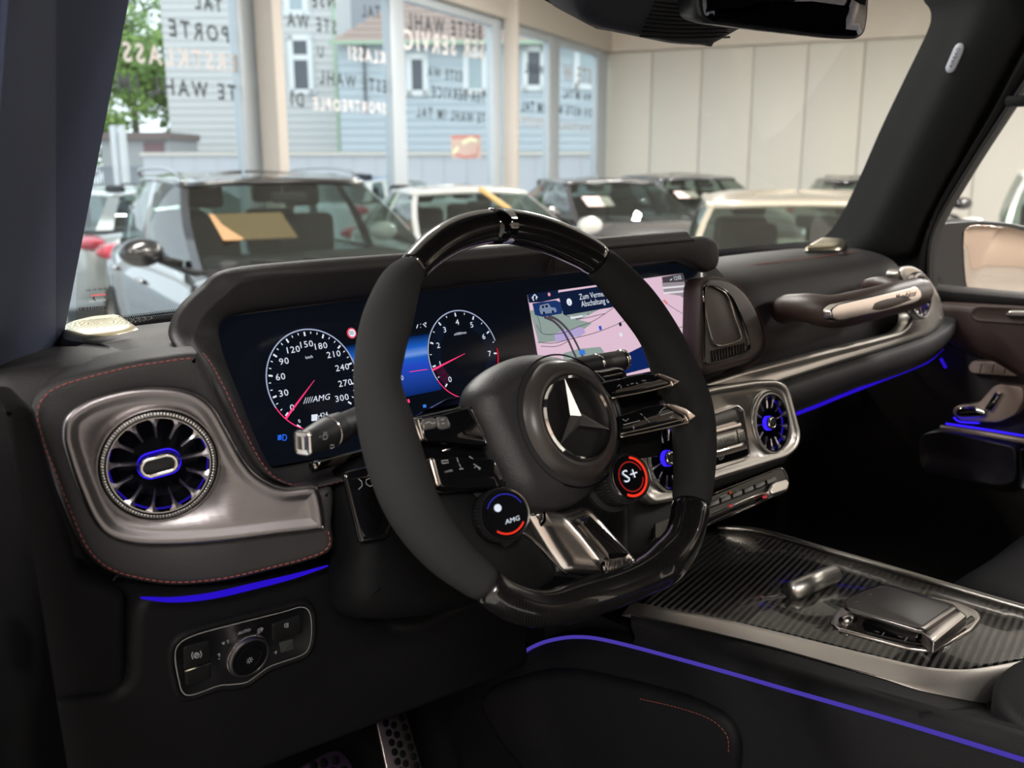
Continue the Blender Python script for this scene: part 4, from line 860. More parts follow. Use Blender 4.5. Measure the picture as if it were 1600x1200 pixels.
# ---------------------------------------------------------------- passenger door
DX = 1.72
DP = Pl(V(DX, .5, -.4), X=(0, -1, 0), Y=(0, 0, 1))
dr = box('door_1', V(DX+.045, .25, -.60), (.07, 1.75, .76), mat('door_leather', (.014, .012, .012), .5, bump=(900, .2, 'vor')), bev=.012); struct(dr)
relief('door_top_pad', DP, [(1462, 470), (1600, 478), (1800, 500), (1800, 640), (1600, 592), (1560, 566), (1510, 545), (1478, 530)], [(0, -.01), (0, .012), (.006, .02), (.015, .022)], brownl, dr, sm=.02)
relief('door_handle_recess', DP, [(1514, 492), (1524, 477), (1600, 480), (1700, 484), (1700, 520), (1600, 508), (1524, 503)], [(0, .022), (.001, .0245), (.004, .0235), (.006, .023)], brownl, dr, sm=.02, ref=.022)
relief('door_opener', DP, [(1570, 492), (1578, 484), (1640, 484), (1640, 498), (1580, 497)], [(0, .022), (.001, .030), (.003, .031)], alu_br, dr, sm=.004, ref=.025)
mb = thing('memory_button_panel', 'bronze strip of four seat memory buttons on the passenger door', 'button panel', DP.w(1555, 575, .012))
relief('panel', DP, [(1512, 574), (1520, 563), (1590, 566), (1600, 570), (1597, 582), (1590, 588), (1518, 583)], [(0, -.02), (0, .014), (.001, .016), (.003, .0165)], mat('bronze_metal', (.62, .50, .45), .42, .45), mb, sm=.006, ref=.014)
for i in range(3): tube('button_gap', [DP.w(1534+i*19, 568+i*.8, .0168), DP.w(1531+i*19, 582+i*.8, .0168)], .0008, plastic, mb, 6)
sc_ = thing('seat_adjuster', 'blue-lit silver seat-shaped adjuster below the memory buttons', 'seat control', DP.w(1550, 635, .012))
relief('plate', DP, [(1488, 645), (1492, 635), (1530, 630), (1552, 604), (1562, 600), (1600, 605), (1600, 625), (1588, 648), (1560, 660), (1500, 657)], [(0, -.02), (0, .014), (.001, .016), (.003, .0165)], mat('bronze_metal', (.62, .50, .45), .42, .45), sc_, sm=.008, ref=.014)
relief('cushion_switch', DP, [(1493, 644), (1500, 636), (1525, 634), (1546, 642), (1542, 652), (1500, 654)], [(0, .016), (.001, .022), (.004, .024)], chrome, sc_, sm=.005, ref=.018)
relief('backrest_switch', DP, [(1537, 640), (1556, 611), (1570, 612), (1552, 644)], [(0, .016), (.001, .022), (.004, .024)], chrome, sc_, sm=.004, ref=.018)
tube('blue_light', cr([DP.w(u, v, .020) for u, v in ((1490, 652), (1500, 659), (1530, 661))], 3), .0016, blue_hot, sc_, 6)
ds_ = thing('door_pocket', 'dark door pocket with violet-lit metal rail at the lower passenger door', 'door pocket', DP.w(1520, 700, .03))
relief('speaker_panel', DP, [(1436, 690), (1442, 678), (1470, 672), (1588, 698), (1588, 752), (1560, 760), (1440, 735), (1435, 715)], [(0, -.02), (0, .03), (.0015, .033), (.004, .031)], mat('pocket_dark', (.03, .028, .04), .3), ds_, sm=.012, ref=.03)
tube('metal_rail', cr([DP.w(u, v, .038) for u, v in ((1470, 668), (1500, 672), (1550, 680), (1620, 692), (1700, 705))], 4), .0045, mat('bronze_metal', (.62, .50, .45), .42, .45), ds_, 10)
relief('storage_panel', DP, [(1592, 700), (1720, 720), (1720, 790), (1592, 764)], [(0, -.02), (0, .03), (.0015, .033), (.004, .031)], mat('pocket_grey', (.06, .06, .075), .35, 1), ds_, sm=.006, ref=.03)
tube('blue_light', cr([DP.w(u, v, .012) for u, v in ((1478, 662), (1520, 668), (1600, 681))], 3), .0018, blue_hot, ds_, 6)
tube('blue_light', [DP.w(1470, 560, .005), DP.w(1478, 575, .005)], .003, blue, ds_, 6)

# ---------------------------------------------------------------- shell: pillars, header, windscreen
def WSP(x, z): return V(x, .96-.62*(z+.16), z)              # windscreen plane: base y .96, leaning back
# left A pillar, seen dark against the showroom
def slab(name, P, th, m):
    N_ = (P[1]-P[0]).cross(P[2]-P[0]).normalized(); bm = bmesh.new(); a = [bm.verts.new(p) for p in P]; b = [bm.verts.new(p+N_*th) for p in P]; n_ = len(P)
    bm.faces.new(a); bm.faces.new(b[::-1])
    for i in range(n_): bm.faces.new((a[i], b[i], b[(i+1) % n_], a[(i+1) % n_]))
    bmesh.ops.recalc_face_normals(bm, faces=bm.faces); bmesh.ops.bevel(bm, geom=bm.edges[:], offset=min(.006, abs(th)*.3), segments=2, affect='EDGES'); return finish(name, bm, m)
e0, e1 = atx(95, 562, .31), atx(207, 0, .31); dv = (e1-e0).normalized()
e0, e1 = e0-dv*.03, e1+dv*.25
struct(slab('trim_1', [e0, e1, e1+Vector((-.13, -.13, 0)), e0+Vector((-.13, -.20, 0))], -.03, pillarm))
struct(slab('trim_2', [V(.150, .60, -.10), V(.168, .63, -.26), V(.185, .66, -.60), V(.20, .66, -1.0), V(.12, .52, -1.0), V(.10, .50, -.4), V(.09, .48, -.10)], .012, plastic_dk))
# right A pillar: cloth trim face, then the black door frame
Rg = [(1286, 384), (1310, 378), (1338, 350), (1372, 285), (1410, 200), (1450, 118), (1486, 45), (1493, 20), (1490, 5), (1480, -10), (1470, -60)]
Ri = [atx(u, v, 1.69) for u, v in Rg]
Ro = [atx(u, v, 1.70) for u, v in ((1400, 402), (1418, 392), (1430, 362), (1452, 315), (1490, 245), (1530, 170), (1570, 95), (1600, 40), (1620, 0), (1640, -40), (1660, -100))]
Rin = [p+Vector((.02, .05, 0)) for p in Ri]
Rmid = [a.lerp(b, .5)+Vector((-.022, 0, 0)) for a, b in zip(Ri, Ro)]
o = loft('trim_3', [Rin, Ri, Rmid, Ro, [p+Vector((.05, 0, 0)) for p in Ro]], mat('pillar_cloth_dark', (.011, .0115, .012), .9, spec=.2, bump=(700, .3)), nu=4, nv=5); struct(o)
PA = Pl(Rmid[4], X=(0, -1, 0), Y=(0, .3, 1)); PA = Pl(atx(1490, 95, 1.672), X=(.0, -1, 0), Y=(0, 0, 1))
ab = thing('airbag_label', 'small pale oval airbag marking on the right windscreen pillar', 'label', PA.w(1490, 93))
relief('plaque', PA, [(1481, 115), (1477, 107), (1492, 72), (1500, 66), (1507, 70), (1505, 82), (1491, 112)], [(0, -.02), (0, .001), (.001, .0025)], mat('label_grey', (.36, .37, .42), .5), ab, sm=.008)
textpx('label_lettering', 'AIRBAG', PA, (1487, 107), (1501, 76), .0028, plastic_dk, ab, .9)
Do = [atx(u, v, 1.73) for u, v in ((1405, 470), (1425, 430), (1440, 385), (1470, 310), (1520, 220), (1560, 150), (1600, 60), (1650, -30))]
Dq = [atx(u, v, 1.735) for u, v in ((1452, 475), (1454, 440), (1456, 385), (1468, 345), (1515, 265), (1560, 195), (1600, 135), (1680, 20))]
o = loft('trim_4', [[p+Vector((-.0, .12, 0)) for p in Do], Do, [a.lerp(b, .5)+Vector((-.02, 0, 0)) for a, b in zip(Do, Dq)], Dq, [p+Vector((.03, .0, 0)) for p in Dq]], plastic_dk, nu=4, nv=4); struct(o)
o = tube('trim_5', cr([a+Vector((-.008, 0, 0)) for a in Dq], 4), .004, plastic, None, 8); struct(o)
o = box('baseboard_right', V(1.735, .2, -.232), (.03, 1.4, .02), plastic_dk, bev=.006); struct(o)
lk = box('window_hinge_cover', atx(1590, 158, 1.70), (.02, .035, .018), plastic_dk, bev=.005); tag(lk, 'small black hook cover at the top right window edge', 'hook')
# roof
zr = .34
o = slab('ceiling', [V(.1, .62, zr), V(1.8, .62, zr), V(1.8, -1.1, zr+.04), V(.1, -1.1, zr+.04)], .05, suede2); struct(o)
o = slab('trim_6', [V(.25, .66, .285), V(1.72, .66, .285), V(1.75, .56, .345), V(.2, .56, .345)], .02, suede2); struct(o)
o = slab('wall_rear', [V(.15, -1.1, zr+.04), V(1.8, -1.1, zr+.04), V(1.8, -1.1, -.95), V(.15, -1.1, -.95)], .03, plastic_dk); struct(o)
o = slab('trim_7', [V(1.74, -.55, zr), V(1.74, -.68, zr), V(1.74, -.68, -.25), V(1.74, -.55, -.25)], .04, plastic_dk); struct(o)
# glass
bm = bmesh.new(); vs = [bm.verts.new(p) for p in (WSP(.26, -.20)+Vector((0, .03, 0)), WSP(1.76, -.20)+Vector((0, .03, 0)), WSP(1.76, .30)+Vector((0, .03, 0)), WSP(.26, .30)+Vector((0, .03, 0)))]; bm.faces.new(vs)
wg = finish('window_1', bm, win_glass, smooth=False); struct(wg)
gp = [aty(u, v, .985) for u, v in ((60, 515), (230, 493), (300, 487))]
WB = Pl(V(.9, .985, -.16), 0, 32)
fr = plate('black_border', WB, [(60, 520), (101, 512), (190, 500), (306, 486), (306, 500), (200, 530), (60, 545)], -.0004, 0, blackhole, wg, sm=0, bev=0)
fr2 = plate('black_border', WB, [(1110, 391), (1180, 384), (1262, 377), (1300, 374), (1300, 395), (1110, 410)], -.0004, 0, blackhole, wg, sm=0, bev=0)
bm = bmesh.new()
for i in range(60):
    for j in range(3):
        q = WB.w(105+i*3.4+(1.7 if j % 2 else 0), 509-i*.42-j*2.2, .0002); add_lathe(bm, q, WB.X, WB.Y, WB.N, [(.0013-.0003*j, 0), (.0001, .0001)], 6)
stuff(finish('border_dots', bm, blackhole, wg, smooth=False))
# inspection sticker with bar code on the glass
stq = thing('bar_code_sticker', 'transparent sticker with bar code and fine print low on the left windscreen', 'sticker', WB.w(147, 470, -.001))
m = thin_glass('sticker_film', (.80, .78, .74), .03)
poly('film', WB, [(122, 380), (160, 378), (172, 440), (176, 492), (118, 500)], .0004, m, stq)
bm = bmesh.new(); random.seed(3); u = 123
while u < 166:
    w_ = random.choice((.8, 1.2, 2.0)); q = WB.px([(u, 487.5-(u-123)*.09), (u+w_, 487.5-(u+w_-123)*.09), (u+w_, 480.5-(u-123)*.06), (u, 480.5-(u-123)*.06)], .0008); add_profile(bm, q, WB, [(0, .0006), (0, .0008)]); u += w_+random.choice((.8, 1.3))
finish('bar_code', bm, plastic_dk, stq, smooth=False)
textpx('fine_print', 'HS 19 2018', WB, (136, 456), (166, 453), .0008, plastic_dk, stq); textpx('fine_print', '8421 7724 09', WB, (140, 473), (166, 470), .0008, grey_p, stq)
strokes('red_print', WB, [[(142, 462), (165, 460)]], .0022, .0008, mat('red_print', (.5, .08, .09), .6), stq)
strokes('arrow_print', WB, [[(145, 466), (149, 469)], [(148, 464), (145, 466)]], .0012, .0008, plastic_dk, stq)

# ---------------------------------------------------------------- mirror and sensor housing
MX = Pl(V(.80, .52, .12), 12, -4)
sh = thing('sensor_housing', 'black ribbed sensor housing at the top of the windscreen', 'sensor housing', aty(1010, 40, .62))
SHp = Pl(aty(1010, 40, .60), 0, -25)
relief('housing', SHp, [(905, -40), (906, 15), (918, 38), (940, 50), (1000, 62), (1060, 74), (1115, 77), (1140, 62), (1180, 40), (1200, -60)], [(0, -.05), (0, -.010), (.004, -.003), (.010, 0)], mat('housing_plastic', (.012, .014, .022), .55), sh, sm=.014)
for i in range(9):
    tube('vent_rib', cr([SHp.w(u, v, .001) for u, v in ((1000+i*3, 56-i*6.5), (1060, 60-i*6.5), (1140-i*2, 58-i*6))], 3), .0010, plastic_dk, sh, 6)
loft('housing_neck', [[aty(940, 30, .63), aty(1020, 45, .63), aty(1120, 60, .63)], [V(.60, .70, .20), V(.72, .70, .20), V(.84, .70, .20)], [V(.58, .66, .30), V(.72, .66, .30), V(.86, .66, .30)]], mat('housing_plastic', (.012, .014, .022), .55), sh, nu=4, nv=3, solid=.02)
mr_ = thing('rear_view_mirror', 'black frameless rear-view mirror hanging at the top of the windscreen', 'mirror', MX.w(1220, 20))
MPX = [(1090, -60), (1089, 8), (1094, 28), (1104, 36), (1130, 39), (1200, 48), (1300, 59), (1340, 61), (1352, 54), (1357, 30), (1362, -60)]
relief('mirror_housing', MX, MPX, [(.004, -.03), (0, -.012), (0, -.003), (.0015, -.0005), (.003, 0)], mat('mirror_shell', (.008, .009, .012), .4), mr_, sm=.010)
relief('mirror_glass', MX, [(1098, -55), (1097, 8), (1101, 27), (1112, 33), (1200, 44), (1300, 55), (1338, 57), (1348, 50), (1352, 30), (1356, -55)], [(0, .0002), (.0003, .0008)], mat('mirror_glass', (.055, .06, .075), .03, 1), mr_, sm=.008)
tube('mirror_stem', [MX.w(1225, -10, -.03), V(.80, .60, .20), V(.78, .66, .26)], .012, plastic, mr_, 12)
# door mirror outside
om = thing('door_mirror', 'black passenger door mirror reflecting the warm showroom', 'mirror', V(1.98, .83, -.2))
OM = Pl(V(1.98, .80, -.15), 20, 0)
relief('mirror_housing', OM, [(1455, 380), (1462, 355), (1478, 347), (1530, 344), (1580, 348), (1640, 362), (1700, 400), (1700, 460), (1600, 472), (1480, 465), (1458, 440)], [(.01, -.12), (0, -.06), (0, -.006), (.002, 0), (.004, 0)], mat('mirror_shell', (.008, .009, .012), .4), om, sm=.02)
relief('mirror_glass', OM, [(1503, 380), (1505, 358), (1520, 351), (1570, 354), (1620, 366), (1690, 400), (1690, 450), (1600, 465), (1515, 467), (1508, 440)], [(0, .0005), (.001, .0012)], mat('door_mirror_glass', (.56, .50, .45), .02, 1), om, sm=.01)
tube('mirror_arm', [V(1.80, .82, -.24), V(1.90, .82, -.235)], .02, gloss, om, 12)
# ================================================================== SHOWROOM
UPZ = Vector((0, 0, 1))
ca = Vector((.91, -.4146)).normalized(); CZ = 22.0; CX = CZ*142/1539
def Q(a, b, h): return G(CX+ca.x*a+ca.y*b, CZ+ca.y*a-ca.x*b, h)          # a along the back wall, b along the window wall, towards the camera
AD = (Q(1, 0, 0)-Q(0, 0, 0)); BD = (Q(0, 1, 0)-Q(0, 0, 0))
WIN = Pl(Q(0, 0, 0), X=BD*-1, Y=UPZ)        # window wall, normal into the room
if WIN.N.dot(AD) < 0: WIN = Pl(Q(0, 0, 0), X=BD, Y=UPZ)
BACK = Pl(Q(0, 0, 0), X=AD, Y=UPZ)
CH = 5.6
wallm = mat('cream_wall_panel', (.70, .68, .615), .55, bump=(3, .05)); beamm = mat('cream_beam', (.70, .63, .55), .6); concrete = mat('showroom_floor', (.36, .35, .33), .35, vary=.15, vscale=2)
ceilm = mat('showroom_ceiling', (.62, .60, .56), .8); framem = mat('grey_window_frame', (.47, .52, .56), .4, .2); pillm = mat('beige_pillar', (.55, .50, .45), .6)
def rot_of(X): return Matrix.Rotation(math.atan2(X.y, X.x), 3, 'Z')
RA = rot_of(AD)
def qbox(name, a0, a1, b0, b1, h0, h1, m, parent=None, bev=0):
    return box(name, Q((a0+a1)/2, (b0+b1)/2, (h0+h1)/2), (abs(a1-a0), abs(b1-b0), abs(h1-h0)), m, parent, bev, RA)
struct(qbox('floor', -.3, 18, -.4, 30, -.1, 0, concrete)); struct(qbox('ceiling', -.3, 18, -.4, 30, CH, CH+.1, ceilm))
struct(qbox('wall_right', 18, 18.2, -.4, 30, 0, CH, mat('warm_wall', (.56, .47, .40), .6))); struct(qbox('wall_rear', -.3, 18, 30, 30.2, 0, CH, mat('warm_wall', (.56, .47, .40), .6)))
wb = struct(qbox('wall_back', -.3, 18, -.35, -.12, 0, CH, wallm))
hb = BACK.at(1200, 69).y                                             # height of the panel top line
us = [942, 1015, 1090, 1170.6, 1255, 1341, 1435, 1537]
xs_ = [BACK.at(u, 180).x for u in us]; stp = (xs_[-2]-xs_[0])/(len(xs_)-2); 
for i in range(0, 16):
    x0 = xs_[0]+stp*i
    if x0 > 17.5: break
    qbox('panel', x0+.012, x0+stp-.012, -.13, -.06, 0, hb-.02, wallm, wb, .008)
struct(qbox('trim_8', .02, 18, -.35, .10, hb, CH, beamm))
# window wall
hh_ = [WIN.at(*p).y for p in ((706, 17), (787, 34), (944, 84))]; HB = hh_[2]+.02
print('header', [round(h, 2) for h in hh_], 'panel top', round(hb, 2))
lx = lambda u, v=150: (WIN.w(u, v)-Q(0, 0, 0)).dot(BD)
struct(qbox('wall_window', -.12, .20, -.1, 30, HB, CH, mat('header_wall', (.46, .42, .37), .6)))
struct(qbox('trim_9', -.06, .06, -.1, 30, HB-.13, HB, framem)); 
for i, (ua, ub) in enumerate(((371, 402), (606, 627), (765, 778), (853, 868), (928, 943))):
    struct(qbox('window_%d_frame' % (i+2) if False else 'trim_%d' % (10+i), -.06, .08, lx(ub), lx(ua), 0, HB, framem, bev=.01))
def hit(u, a=None, b=None, v=150):
    if a is not None: return (on(u, v, Q(a, 0, 0), AD)-Q(0, 0, 0)).dot(BD)
    return (on(u, v, Q(0, b, 0), BD)-Q(0, 0, 0)).dot(AD)
for i, (ua, um, ub) in enumerate(((404, 432, 447), (787, 806, 811))):
    bn = hit(ua, a=.12); a1 = max(.25, min(1.4, hit(um, b=bn))); bf = hit(ub, a=a1); print('pillar', bn, a1, bf)
    struct(qbox('trim_%d' % (15+i), .12, a1, bn, min(bf, bn-.12), 0, CH, pillm, bev=.01))
for i, b_ in enumerate((lx(371)+2.6, lx(371)+5.2, lx(371)+7.8, lx(371)+10.4)): struct(qbox('trim_%d' % (17+i), -.06, .08, b_, b_+.15, 0, HB, framem))
pane = thin_glass('shop_glass', (.90, .96, .97), .05)
bm = bmesh.new(); bm.faces.new([bm.verts.new(Q(0, b, h)) for b, h in ((-.1, 0), (30, 0), (30, HB), (-.1, HB))])
sg_ = finish('window_2', bm, pane, smooth=False); struct(sg_)
dk = mat('dark_foil_lettering', (.05, .06, .07), .7); wt = mat('white_foil_lettering', (.66, .62, .62), .7)
def foil(body, A, B, m, hs=1.0):
    a, b = WIN.at(*A, .006), WIN.at(*B, .006); return text('foil_lettering', body, WIN, a, b, .006, m, sg_, hs, True, 0, 1.4)
for body, A, B, m in (('TAL', (348, 19), (305, 13), dk), ('PORTE', (358, 67), (265, 56), dk), ('ERSTKLASS', (370, 112), (193, 95), wt), ('TE WAHL IM', (370, 157), (185, 141), dk),
                      ('NSE', (524, 12), (488, 11), dk), ('STE WA', (526, 53), (449, 40), dk), ('U', (506, 90), (497, 89), dk), ('ESTE WAHL', (604, 145), (499, 130), dk), ('DI', (475, 167), (455, 165), dk), ('SPORTPEOPLE', (603, 178), (490, 171), wt), ('TAL', (595, 28), (566, 26), dk), ('KLASSI', (602, 100), (545, 92), wt),
                      ('BESTE WAHL', (753, 62), (636, 45), dk), ('SER SERVIC', (757, 92), (632, 76), wt), ('ESTE WA', (722, 127), (668, 119), dk), ('TER SERVICE', (758, 160), (675, 152), dk), ('TE WAHL IM TAL', (758, 193), (651, 183), dk),
                      ('IM TAL', (850, 177), (815, 173), dk), ('SPORTP', (850, 200), (812, 196), wt), ('WAHL', (850, 118), (820, 113), dk), ('DIE BESTE W', (924, 183), (872, 178), dk), ('WA IM TAL', (924, 159), (880, 153), dk), ('SPORTPEOPLE', (924, 207), (872, 203), wt), ('STE W', (924, 132), (880, 126), wt)):
    foil(body, A, B, m)
WINo = Pl(Q(-.02, 0, 0), X=WIN.X, Y=UPZ)
ps = thing('window_poster', 'faded red and white poster on the showroom glass left of the beige pillar', 'poster', WINo.w(728, 232))
poly('sheet', WINo, [(704, 211), (751, 211), (752, 247), (706, 247)], 0, mat('poster_paper', (.62, .42, .38), .7), ps)
strokes('red_shape', WINo, [[(706, 214), (750, 213)], [(710, 240), (725, 246), (745, 243), (748, 228)]], .05, .004, mat('poster_red', (.6, .22, .2), .7), ps, sm=False)
strokes('yellow_shape', WINo, [[(708, 240), (716, 230)], [(722, 224), (735, 217), (745, 220)]], .07, .006, mat('poster_yellow', (.8, .78, .55), .7), ps)
# ceiling lamps
lampm = mat('lamp_diffuser', (.9, .9, .9), .5, emit=(1, .94, .85), es=16)
LH = 4.75; rows_ = (8.5, 17.9, 24.9); cols_ = (3.8, 9.3, 15)
for i in range(9):
    a, b = cols_[i//3], rows_[i%3]; row = ('back', 'middle', 'front')[i%3]; col_ = ('window', 'centre', 'right')[i//3]
    t = thing('ceiling_lamp', 'long tube lamp hanging from the showroom ceiling, %s row, %s side' % (row, col_), 'lamp', Q(a, b, LH), 'showroom tube lamps')
    box('housing', Q(a, b, LH+.05), (.16, 3.2, .07), framem, t, rot=RA, bev=.01); box('diffuser', Q(a, b, LH-.005), (.12, 3.1, .04), lampm, t, rot=RA)
    for d_ in (-1.2, 1.2): box('hanger', Q(a, b+d_, (LH+.08+CH)/2), (.02, .02, CH-LH-.08), framem, t, rot=RA)
    l = bpy.data.lights.new('lamp_light', 'AREA'); l.shape = 'RECTANGLE'; l.size = .14; l.size_y = 3.1; l.energy = (640, 400, 400)[i%3]; l.color = (1, .965, .915)
    lo = bpy.data.objects.new('lamp_light', l); link(lo); lo.location = Q(a, b, LH-.05); lo.rotation_euler = (0, 0, math.atan2(AD.y, AD.x))

# ================================================================== OUTSIDE
FO = Pl(G(0, 38, 0), X=G(1, 0, 0)-G(0, 0, 0), Y=UPZ); FWp = Pl(G(0, 30, 0), X=FO.X, Y=UPZ); RB = rot_of(FO.X)
g_ = box('ground', G(-6, 45, -.16), (120, 90, .1), mat('asphalt', (.38, .39, .40), .9, vary=.2, vscale=1.5), rot=RB); g_['kind'] = 'structure'
def obox(name, pl, u0, u1, h0, h1, d0, d1, m, parent=None, v=150, bev=0):
    x0, x1 = pl.at(u0, v).x, pl.at(u1, v).x; c = pl.p((x0+x1)/2, (h0+h1)/2, (d0+d1)/2); return box(name, c, (abs(x1-x0), abs(d1-d0), abs(h1-h0)), m, parent, bev, RB)
def hv(pl, u, v): return pl.at(u, v).y
yw = thing('yard_wall', 'pale rendered yard wall with light coping in front of the white houses', 'wall', FWp.p(-2, 0))
hw_ = hv(FWp, 500, 243); 
obox('wall_face', FWp, 215, 1150, -.1, hw_, -.2, 0, mat('yard_render', (.60, .60, .63), .8), yw); obox('coping', FWp, 212, 1150, hw_, hw_+.10, -.3, .08, mat('coping_stone', (.72, .66, .58), .8), yw)
for i in range(24): obox('wall_joint', FWp, 260+i*36, 261+i*36, 0, hw_, 0, .01, mat('joint', (.5, .5, .52), .8), yw)
hA = thing('house', 'tall white clapboard house with narrow framed windows across the street', 'building', FO.p(-6, 0))
sid1 = mat('white_siding', (.64, .63, .61), .7); sid2 = mat('blue_grey_siding', (.54, .60, .63), .7)
def siding(name, pl, u0, u1, h0, h1, m, parent, holes=(), step=.27, d=0):
    x0, x1 = pl.at(u0, 150).x, pl.at(u1, 150).x; bm = bmesh.new(); h = h0
    while h < h1:
        segs = [(x0, x1)]
        for a, b, c, e in holes:
            if c < h+step and e > h: segs = [q for s_ in segs for q in ((s_[0], min(s_[1], a)), (max(s_[0], b), s_[1])) if q[1]-q[0] > .02]
        for a, b in segs:
            v = [bm.verts.new(pl.p(x, y, k)) for x, y, k in ((a, h, d+.035), (b, h, d+.035), (b, h+step, d+.002), (a, h+step, d+.002), (a, h, d-.0), (b, h, d-.0))]
            bm.faces.new(v[:4]); bm.faces.new((v[4], v[5], v[1], v[0]))
        h += step
    return stuff(finish(name, bm, m, parent, smooth=False))
obox('wall', FO, 262, 527, -.1, 13, -4, 0, sid1, hA); siding('siding_board', FO, 262, 527, .2, 13, sid1, hA)
wframe = mat('white_window_frame', (.85, .86, .84), .5); wdark = mat('dark_window_pane', (.10, .11, .13), .12); wpale = mat('pale_window_pane', (.42, .50, .52), .12)
def hwin(pl, u0, u1, v0, v1, parent, m=None, bar=None):
    x0, x1 = sorted((pl.at(u0, 150).x, pl.at(u1, 150).x)); h1, h0 = hv(pl, (u0+u1)/2, v0), hv(pl, (u0+u1)/2, v1); w = .20; c = pl.p((x0+x1)/2, (h0+h1)/2, .03)
    bm = bmesh.new()
    for cx, cy, sx, sy in ((x0+w/2, (h0+h1)/2, w, h1-h0), (x1-w/2, (h0+h1)/2, w, h1-h0), ((x0+x1)/2, h1-w/2, x1-x0, w), ((x0+x1)/2, h0+w/2, x1-x0+.1, w)): add_box(bm, pl.p(cx, cy, .04), (sx, .12, sy), RB)
    if bar: add_box(bm, pl.p((x0+x1)/2, hv(pl, (u0+u1)/2, bar), .04), (x1-x0, .10, .2), RB)
    f = finish('window', bm, wframe, parent); box('pane', pl.p((x0+x1)/2, (h0+h1)/2, .045), (x1-x0-2*w, .03, h1-h0-2*w), m or wdark, f, rot=RB)
hwin(FO, 454, 492, 55, 148, hA, bar=90); hwin(FO, 452, 488, -50, 25, hA, wpale); hwin(FO, 330, 345, -40, 8, hA)
obox('corner_board', FO, 524, 529, 0, 13, 0, .08, mat('green_trim', (.45, .58, .42), .6), hA)
hB = thing('house', 'low blue-grey clapboard house with brown tiled roof and square windows', 'building', FO.p(-2, 0)); FB = Pl(G(0, 36, 0), X=FO.X, Y=UPZ)
ev = hv(FB, 640, 64); obox('wall', FB, 530, 1010, -.1, ev, -4, 0, sid2, hB); siding('siding_board', FB, 530, 1010, .2, ev-.15, sid2, hB)
for u0, u1, v0, v1, m_ in ((636, 670, 84, 150, wdark), (724, 762, 80, 148, wpale), (816, 852, 72, 142, wdark), (896, 934, 66, 140, wpale)): hwin(FB, u0, u1, v0, v1, hB, m_)
bm = bmesh.new(); rs = [FB.at(u, v) for u, v in ((522, 72), (1020, 58), (1000, -30), (880, -46), (652, -30) , (640, 8))]
P0_ = [FB.p(q.x, q.y, .45) for q in (FB.at(522, 73), FB.at(1020, 62))]; 
tiles = mat('brown_roof_tiles', (.40, .30, .26), .8)
for r in range(9):
    f0, f1 = r/9, (r+1)/9; y0 = ev-.05+f0*2.1; y1 = ev-.05+f1*2.1; xa, xb = FB.at(522, 70).x+f0*3.1, FB.at(1020, 70).x-f0*1.7
    v = [bm.verts.new(FB.p(x, y, k)) for x, y, k in ((xa, y0, .47-f0*2.2), (xb, y0, .47-f0*2.2), (xb-.1, y1, .42-f1*2.2), (xa+.2, y1, .42-f1*2.2), (xa, y0-.05, .45-f0*2.2), (xb, y0-.05, .45-f0*2.2))]
    bm.faces.new(v[:4]); bm.faces.new((v[4], v[5], v[1], v[0]))
stuff(finish('roof_tile_row', bm, tiles, hB, smooth=False)); obox('gutter', FB, 520, 1020, ev-.16, ev-.04, .35, .55, mat('green_trim', (.45, .58, .42), .6), hB)
obox('downpipe', FB, 570, 573, 3.4, ev, .02, .12, wdark, hB)
hC = obox('house', Pl(G(0, 48, 0), X=FO.X, Y=UPZ), 545, 800, 0, 13.5, -4, 0, mat('grey_gable', (.42, .43, .46), .8)); tag(hC, 'plain grey house rising behind the brown tiled roof', 'building')
# street posts, railings
ppm = mat('post_paint', (.72, .74, .76), .5); PPl = Pl(G(0, 14, 0), X=FO.X, Y=UPZ)
for i, (u0, u1) in enumerate(((168, 176), (181, 190))):
    o = obox('street_post', PPl, u0, u1, 0, hv(PPl, u0, 196), -.05, .05, ppm, bev=.01); tag(o, ('slim white street post seen at the far left of the windscreen', 'second slim white street post, right of the first')[i], 'post')
rl = thing('railing', 'grey metal railing on a low wall at the far left outside', 'fence', FWp.p(-9.5, 0)); obox('base_wall', FWp, 100, 214, -.1, hv(FWp, 160, 297), -.2, 0, mat('yard_render', (.6, .6, .63), .8), rl)
for i in range(18): obox('bar', FWp, 118+i*5, 120+i*5, hv(FWp, 160, 297), hv(FWp, 160, 262), -.08, -.02, mat('railing_grey', (.25, .27, .30), .5), rl)
obox('handrail', FWp, 112, 214, hv(FWp, 160, 263), hv(FWp, 160, 260), -.1, 0, mat('railing_grey', (.25, .27, .30), .5), rl)
sh_ = thing('shed', 'low dark garage roof below the trees at the far left', 'building', G(-13, 33, 0)); SPl = Pl(G(0, 33, 0), X=FO.X, Y=UPZ)
obox('wall', SPl, 150, 258, 0, hv(SPl, 200, 218), -3, 0, mat('shed_wall', (.40, .40, .40), .8), sh_); obox('roof', SPl, 145, 262, hv(SPl, 200, 218), hv(SPl, 200, 207), -3.1, .2, mat('shed_roof', (.20, .15, .14), .8), sh_); obox('gate', SPl, 218, 250, 0, hv(SPl, 230, 222), 0, .03, mat('shed_gate', (.22, .13, .14), .7), sh_)
